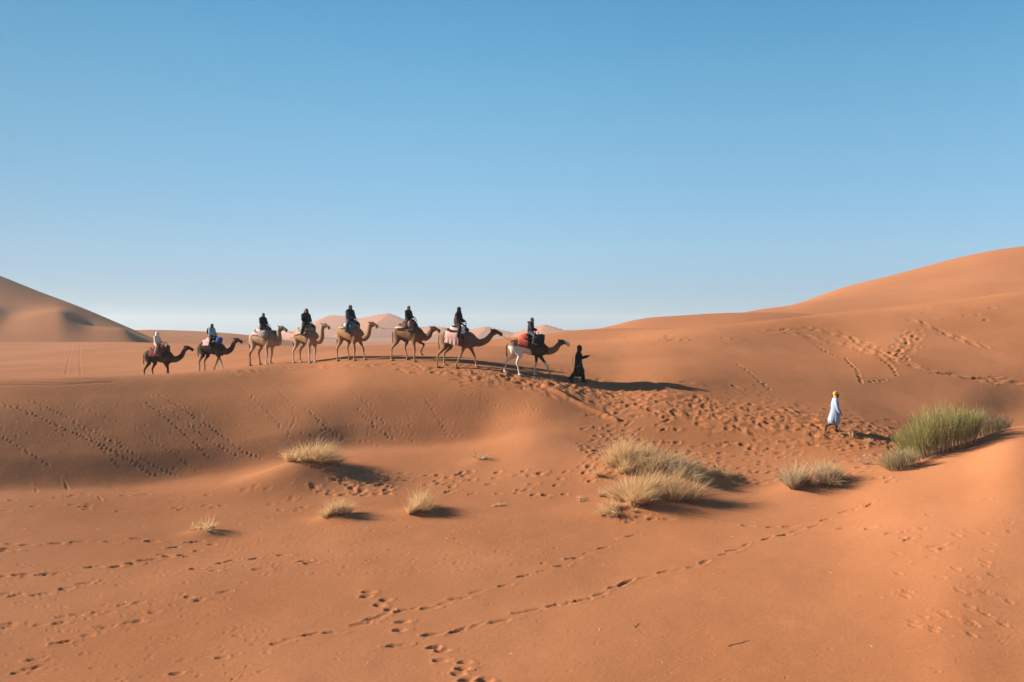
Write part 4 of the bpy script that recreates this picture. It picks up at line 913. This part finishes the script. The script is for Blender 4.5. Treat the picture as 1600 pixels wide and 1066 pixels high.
J = ride_joints(.02, -.1); e1 = seat_rider(c1, 524, 'rider in white head cloth, cream shirt and beige trousers on the last camel', lx=-.12, J=J, tone=(.45, .27, .2), jacket=CREAM, trousers=BEIGE, shoes=SHOE_T, head=('headscarf', wrap(J, tail=False)), head_mat=WHITEC)
q = Prims(); h = np.array(J['head']); q.tube([h + (.05, 0, .06), h + (.15, 0, .045)], [(.07, .012), (.055, .01)]); link('cap_brim', q.raw('cap_brim'), WHITEC, e1)
J = ride_joints(.03, -.5); e2 = seat_rider(c2, 506, 'rider in black headscarf and light blue jacket on the second camel', J=J, female=True, jacket=LBLUE, trousers=DGREY, shoes=SHOE_D, head=('headscarf', wrap(J)), head_mat=BLACK)
bp = empty('backpack', e2.location, -c2['yaw'], c2['rs']); tag(bp, 'black backpack worn by the rider in the light blue jacket', 'backpack')
link('bag_body', lumpy((-.20, 0, .40), (.10, .15, .22), 4), BLACK, bp)
q = Prims()
for s in (-1, 1): q.tube([(-.13, .1 * s, .55), (.0, .12 * s, .62), (.14, .12 * s, .50), (.10, .16 * s, .32), (-.12, .15 * s, .25)], [.016] * 5, nseg=6, k=3)
link('strap', q.raw('strap'), BLACK, bp)
J = ride_joints(.02, -1.0); seat_rider(c3, 489, 'rider in bright blue headscarf and black coat on the palest camel', J=J, female=True, jacket=BLACK, trousers=DGREY, shoes=SHOE_D, head=('headscarf', wrap(J, tail=True)), head_mat=BLUESC)
J = ride_joints(.02, -1.1); seat_rider(c4, 482, 'rider with long dark brown hair and black jacket on the sandy camel', J=J, female=True, jacket=BLACK, trousers=DGREY, shoes=SHOE_D, head=('hair', hair(J)), head_mat=DHAIR)
J = ride_joints(.02, -.7); e5 = seat_rider(c5, 476.5, 'rider in dark hood, black vest over slate sleeves and blue jeans on the golden camel', J=J, jacket=GREYS, trousers=JEANS, shoes=SHOE_D, puffer=.042, head=('headscarf', wrap(J)), head_mat=BLACK)
link('vest', wrinkle(person_prims(J, {'torso'}, .060).fused('vest', .02, 2), .012, 9), BLACK, e5)
J = ride_joints(.03, -.9, one_up=True); seat_rider(c6, 480.5, 'rider in wine red headscarf and black jacket, one hand raised to the chest', J=J, female=True, jacket=BLACK, trousers=DGREY, shoes=SHOE_T, head=('headscarf', wrap(J)), head_mat=REDSC)
J = ride_joints(.05, -.5); e7 = seat_rider(c7, 479.5, 'rider in navy headscarf wrapped in an olive brown shawl above the pale pink blanket', J=J, female=True, jacket=BLACK, trousers=DGREY, shoes=SHOE_D, head=('headscarf', wrap(J, tail=True)), head_mat=cloth_mat('navy_scarf', (.012, .014, .035)))
q = Prims(); q.tube([(0, 0, .12), (.0, 0, .28), (.02, 0, .42)], [(.22, .19), (.24, .17), (.23, .14)]); q.tube([J['shL'], J['elL']], [.09, .085]); q.tube([J['shR'], J['elR'], (.2, -.16, .2)], [.09, .085, .07]); link('shawl', wrinkle(q.fused('shawl', .02, 3), .02, 8), OLIVE, e7)
J = ride_joints(.06, .25); e8 = seat_rider(c8, 496, 'rider in dusty pink headscarf, navy padded jacket and grey-blue jeans on the lead camel', lx=.15, J=J, jacket=NAVY, trousers=GJEANS, shoes=SHOE_W, puffer=.052, head=('headscarf', wrap(J, neckwrap=True)), head_mat=PINKSC)
q = Prims(); n = np.array(J['neck']); q.tube([n + (-.08, -.14, .02), n + (-.16, -.05, .02), n + (-.18, .05, .0), n + (-.08, .14, .02)], [.05, .06, .06, .05]); link('hood', q.fused('hood', .02, 2), NAVY, e8)

# walkers
def walker(px, py, Yd, yaw, s, J, label):
    X = (px - 800) / F * Yd; e = empty('person', (X, Yd, gz(X, Yd)), -yaw, s); tag(e, label, 'person'); return e
def robe(J, hem_z, sections, seed, sleeves=(.03,), folds=.02):
    q = Prims(); q.tube([s_[0] for s_ in sections], [s_[1] for s_ in sections], nseg=28, k=5)
    q.tube([J['shL'], J['shR']], [.075, .075])
    for s in 'LR': q.tube([J['sh' + s], J['el' + s], lerp(J['el' + s], J['wr' + s], .9)], [.085, .075, .07])
    me = q.fused('robe', .02, 2); V = verts(me)
    a = np.arctan2(V[:, 1], V[:, 0] - np.interp(V[:, 2], [s_[0][2] for s_ in sections], [s_[0][0] for s_ in sections])) if sections[0][0][2] < sections[-1][0][2] else 0
    k = np.clip((1.1 - V[:, 2]) / .8, 0, 1) * folds; w = np.sin(a * 7 + seed + V[:, 2] * 2) + .6 * np.sin(a * 13 + seed * 2)
    V[:, 0] += np.cos(a) * w * k; V[:, 1] += np.sin(a) * w * k; me.vertices.foreach_set('co', V.astype(np.float32).ravel()); me.update(); return me
# guide in black
Yg_ = 45.9
J = dict(pelvis=(0, 0, .93), waist=(0, 0, 1.08), chest=(.01, 0, 1.28), neck=(.03, 0, 1.46), head=(.06, 0, 1.60), hyaw=-.15,
         shL=(.0, .19, 1.40), elL=(-.10, .24, 1.14), wrL=(-.06, .16, .92), hdL=(.3, -.3, -.8), hnL=(1, 0, 0),
         shR=(.01, -.19, 1.40), elR=(.16, -.24, 1.17), wrR=(.44, -.16, 1.22), hdR=(.8, .1, .35), hnR=(0, 0, 1),
         hipL=(0, .1, .9), knL=(.16, .10, .5), anL=(.20, .10, .09), toeL=(.38, .11, .03), hipR=(0, -.1, .9), knR=(-.12, -.10, .52), anR=(-.38, -.10, .16), toeR=(-.26, -.10, .03))
g_ = walker(904, 596, Yg_, R1(10), 1.0, J, 'guide in black robe and wide trousers ahead of the lead camel, arm stretched forward')
dress(g_, J, (.07, .035, .022), None, None, ('headscarf', wrap(J, neckwrap=True)), BLACK, SHOE_D)
link('robe', robe(J, .5, [((-.03, 0, .42), (.21, .22)), ((0, 0, .7), (.21, .19)), ((0, 0, 1.0), (.205, .17)), ((.01, 0, 1.28), (.205, .16)), ((.02, 0, 1.44), (.10, .08))], 1, folds=.014), cloth_mat('guide_robe', (.022, .018, .016)), g_)
q = Prims()
for s in 'LR': q.tube([J['hip' + s], J['kn' + s], lerp(J['kn' + s], J['an' + s], .95)], [.13, .11, .095])
link('trousers', wrinkle(q.fused('trousers', .02, 2), .015, 9), BLACK, g_)
# man in the pale robe
Yw = 40.9
J = dict(pelvis=(0, 0, .95), waist=(0, 0, 1.10), chest=(.0, 0, 1.31), neck=(.03, 0, 1.49), head=(.06, 0, 1.63), hyaw=0,
         shL=(.0, .19, 1.42), elL=(-.06, .24, 1.12), wrL=(.0, .22, .86), hdL=(.3, 0, -1), hnL=(1, 0, 0),
         shR=(.0, -.19, 1.42), elR=(.03, -.25, 1.13), wrR=(.17, -.23, .86), hdR=(.5, 0, -.9), hnR=(1, 0, 0),
         hipL=(0, .1, .92), knL=(.09, .10, .50), anL=(.06, .10, .09), toeL=(.25, .11, .03), hipR=(0, -.1, .92), knR=(-.02, -.10, .47), anR=(-.40, -.10, .27), toeR=(-.45, -.10, .08))
w_ = walker(1305, 678, Yw, R1(4), .95, J, 'man in knee-length pale robe and yellow turban striding alone in the hollow')
dress(w_, J, (.05, .025, .018), None, None, ('turban', wrap(J, (.125, .108, .105), -.035, True, False, .045)), cloth_mat('yellow_turban', (1.05, .60, .18)), SHOE_D)
link('robe', robe(J, .5, [((-.05, 0, .50), (.25, .27)), ((-.02, 0, .75), (.23, .225)), ((0, 0, 1.0), (.20, .175)), ((.0, 0, 1.30), (.20, .155)), ((.02, 0, 1.46), (.10, .08))], 4, folds=.016), cloth_mat('pale_blue_robe', (.50, .64, .92), .04), w_)

# lead ropes from each camel's halter to the saddle in front, and the guide's looped rope
def rope(p0, p1, sag, label, r=.012, mt=ROPE):
    p0 = np.array(p0); p1 = np.array(p1); pts = [(p0 + (p1 - p0) * t - np.array([0, 0, sag * 4 * t * (1 - t)])) - p0 for t in np.linspace(0, 1, 9)]
    q = Prims(); q.tube(pts, [r] * 9, nseg=6, k=2); o = link('rope', q.raw('rope'), mt); o.location = p0; tag(o, label, 'rope', 'ropes linking the caravan'); return o
cam_list = [c1, c2, c3, c4, c5, c6, c7, c8]; nm = ['last', 'second from last', 'third from last', 'sandy', 'golden tan', 'reddish brown', 'grey-brown', 'piebald']
for k in range(7):
    a = cam_list[k]; b = cam_list[k + 1]; rope(a['M'] @ Vector(a['nose']), b['M'] @ Vector((-.55, 0, 1.68)), .12, 'rope from the halter of the %s camel to the %s camel' % (nm[k], nm[k + 1]))
gl = g_.matrix_basis
def gp(x, y, z): return np.array(Matrix.Translation(g_.location) @ Matrix.Rotation(-R1(10), 4, 'Z') @ Vector((x, y, z)))
pts = [gp(-.24, -.12, 1.22), gp(-.27, -.22, .98), gp(-.20, -.28, .82), gp(-.08, -.30, .75), gp(.06, -.27, .80), gp(.14, -.20, .95), gp(.22, -.22, 1.14)]
q = Prims(); q.tube([p - pts[0] for p in pts], [.010] * 7, nseg=6, k=4); o = link('rope', q.raw('rope'), ROPE); o.location = pts[0]; tag(o, 'pale rope hanging in a loop behind the guide in black', 'rope', 'ropes linking the caravan')

# ------------------------------------------------------------------ desert air
HAZE = 0.0002
if HAZE:
    me = bpy.data.meshes.new('haze'); x, y0, y1, zb, zt = 6500, -60, 2750, -9.5, 45
    me.from_pydata([(-x, y0, zb), (x, y0, zb), (x, y1, zb), (-x, y1, zb), (-x, y0, zt), (x, y0, zt), (x, y1, zt), (-x, y1, zt)], [], [(3, 2, 1, 0), (4, 5, 6, 7), (0, 1, 5, 4), (1, 2, 6, 5), (2, 3, 7, 6), (3, 0, 4, 7)]); me.update()
    m = bpy.data.materials.new('desert_air'); m.use_nodes = True; nt = m.node_tree; nt.nodes.clear()
    pv = nt.nodes.new('ShaderNodeVolumePrincipled'); pv.inputs['Color'].default_value = (.84, .91, 1.0, 1); pv.inputs['Density'].default_value = HAZE; pv.inputs['Anisotropy'].default_value = .2
    out = nt.nodes.new('ShaderNodeOutputMaterial'); nt.links.new(pv.outputs[0], out.inputs['Volume'])
    hz = link('haze', me, m, smooth=False); tag(hz, kind='stuff')
print('tris ground', len(faces) * 2, 'total', sum(len(o.data.loop_triangles) if o.type == 'MESH' and not o.data.calc_loop_triangles() else 0 for o in bpy.data.objects))
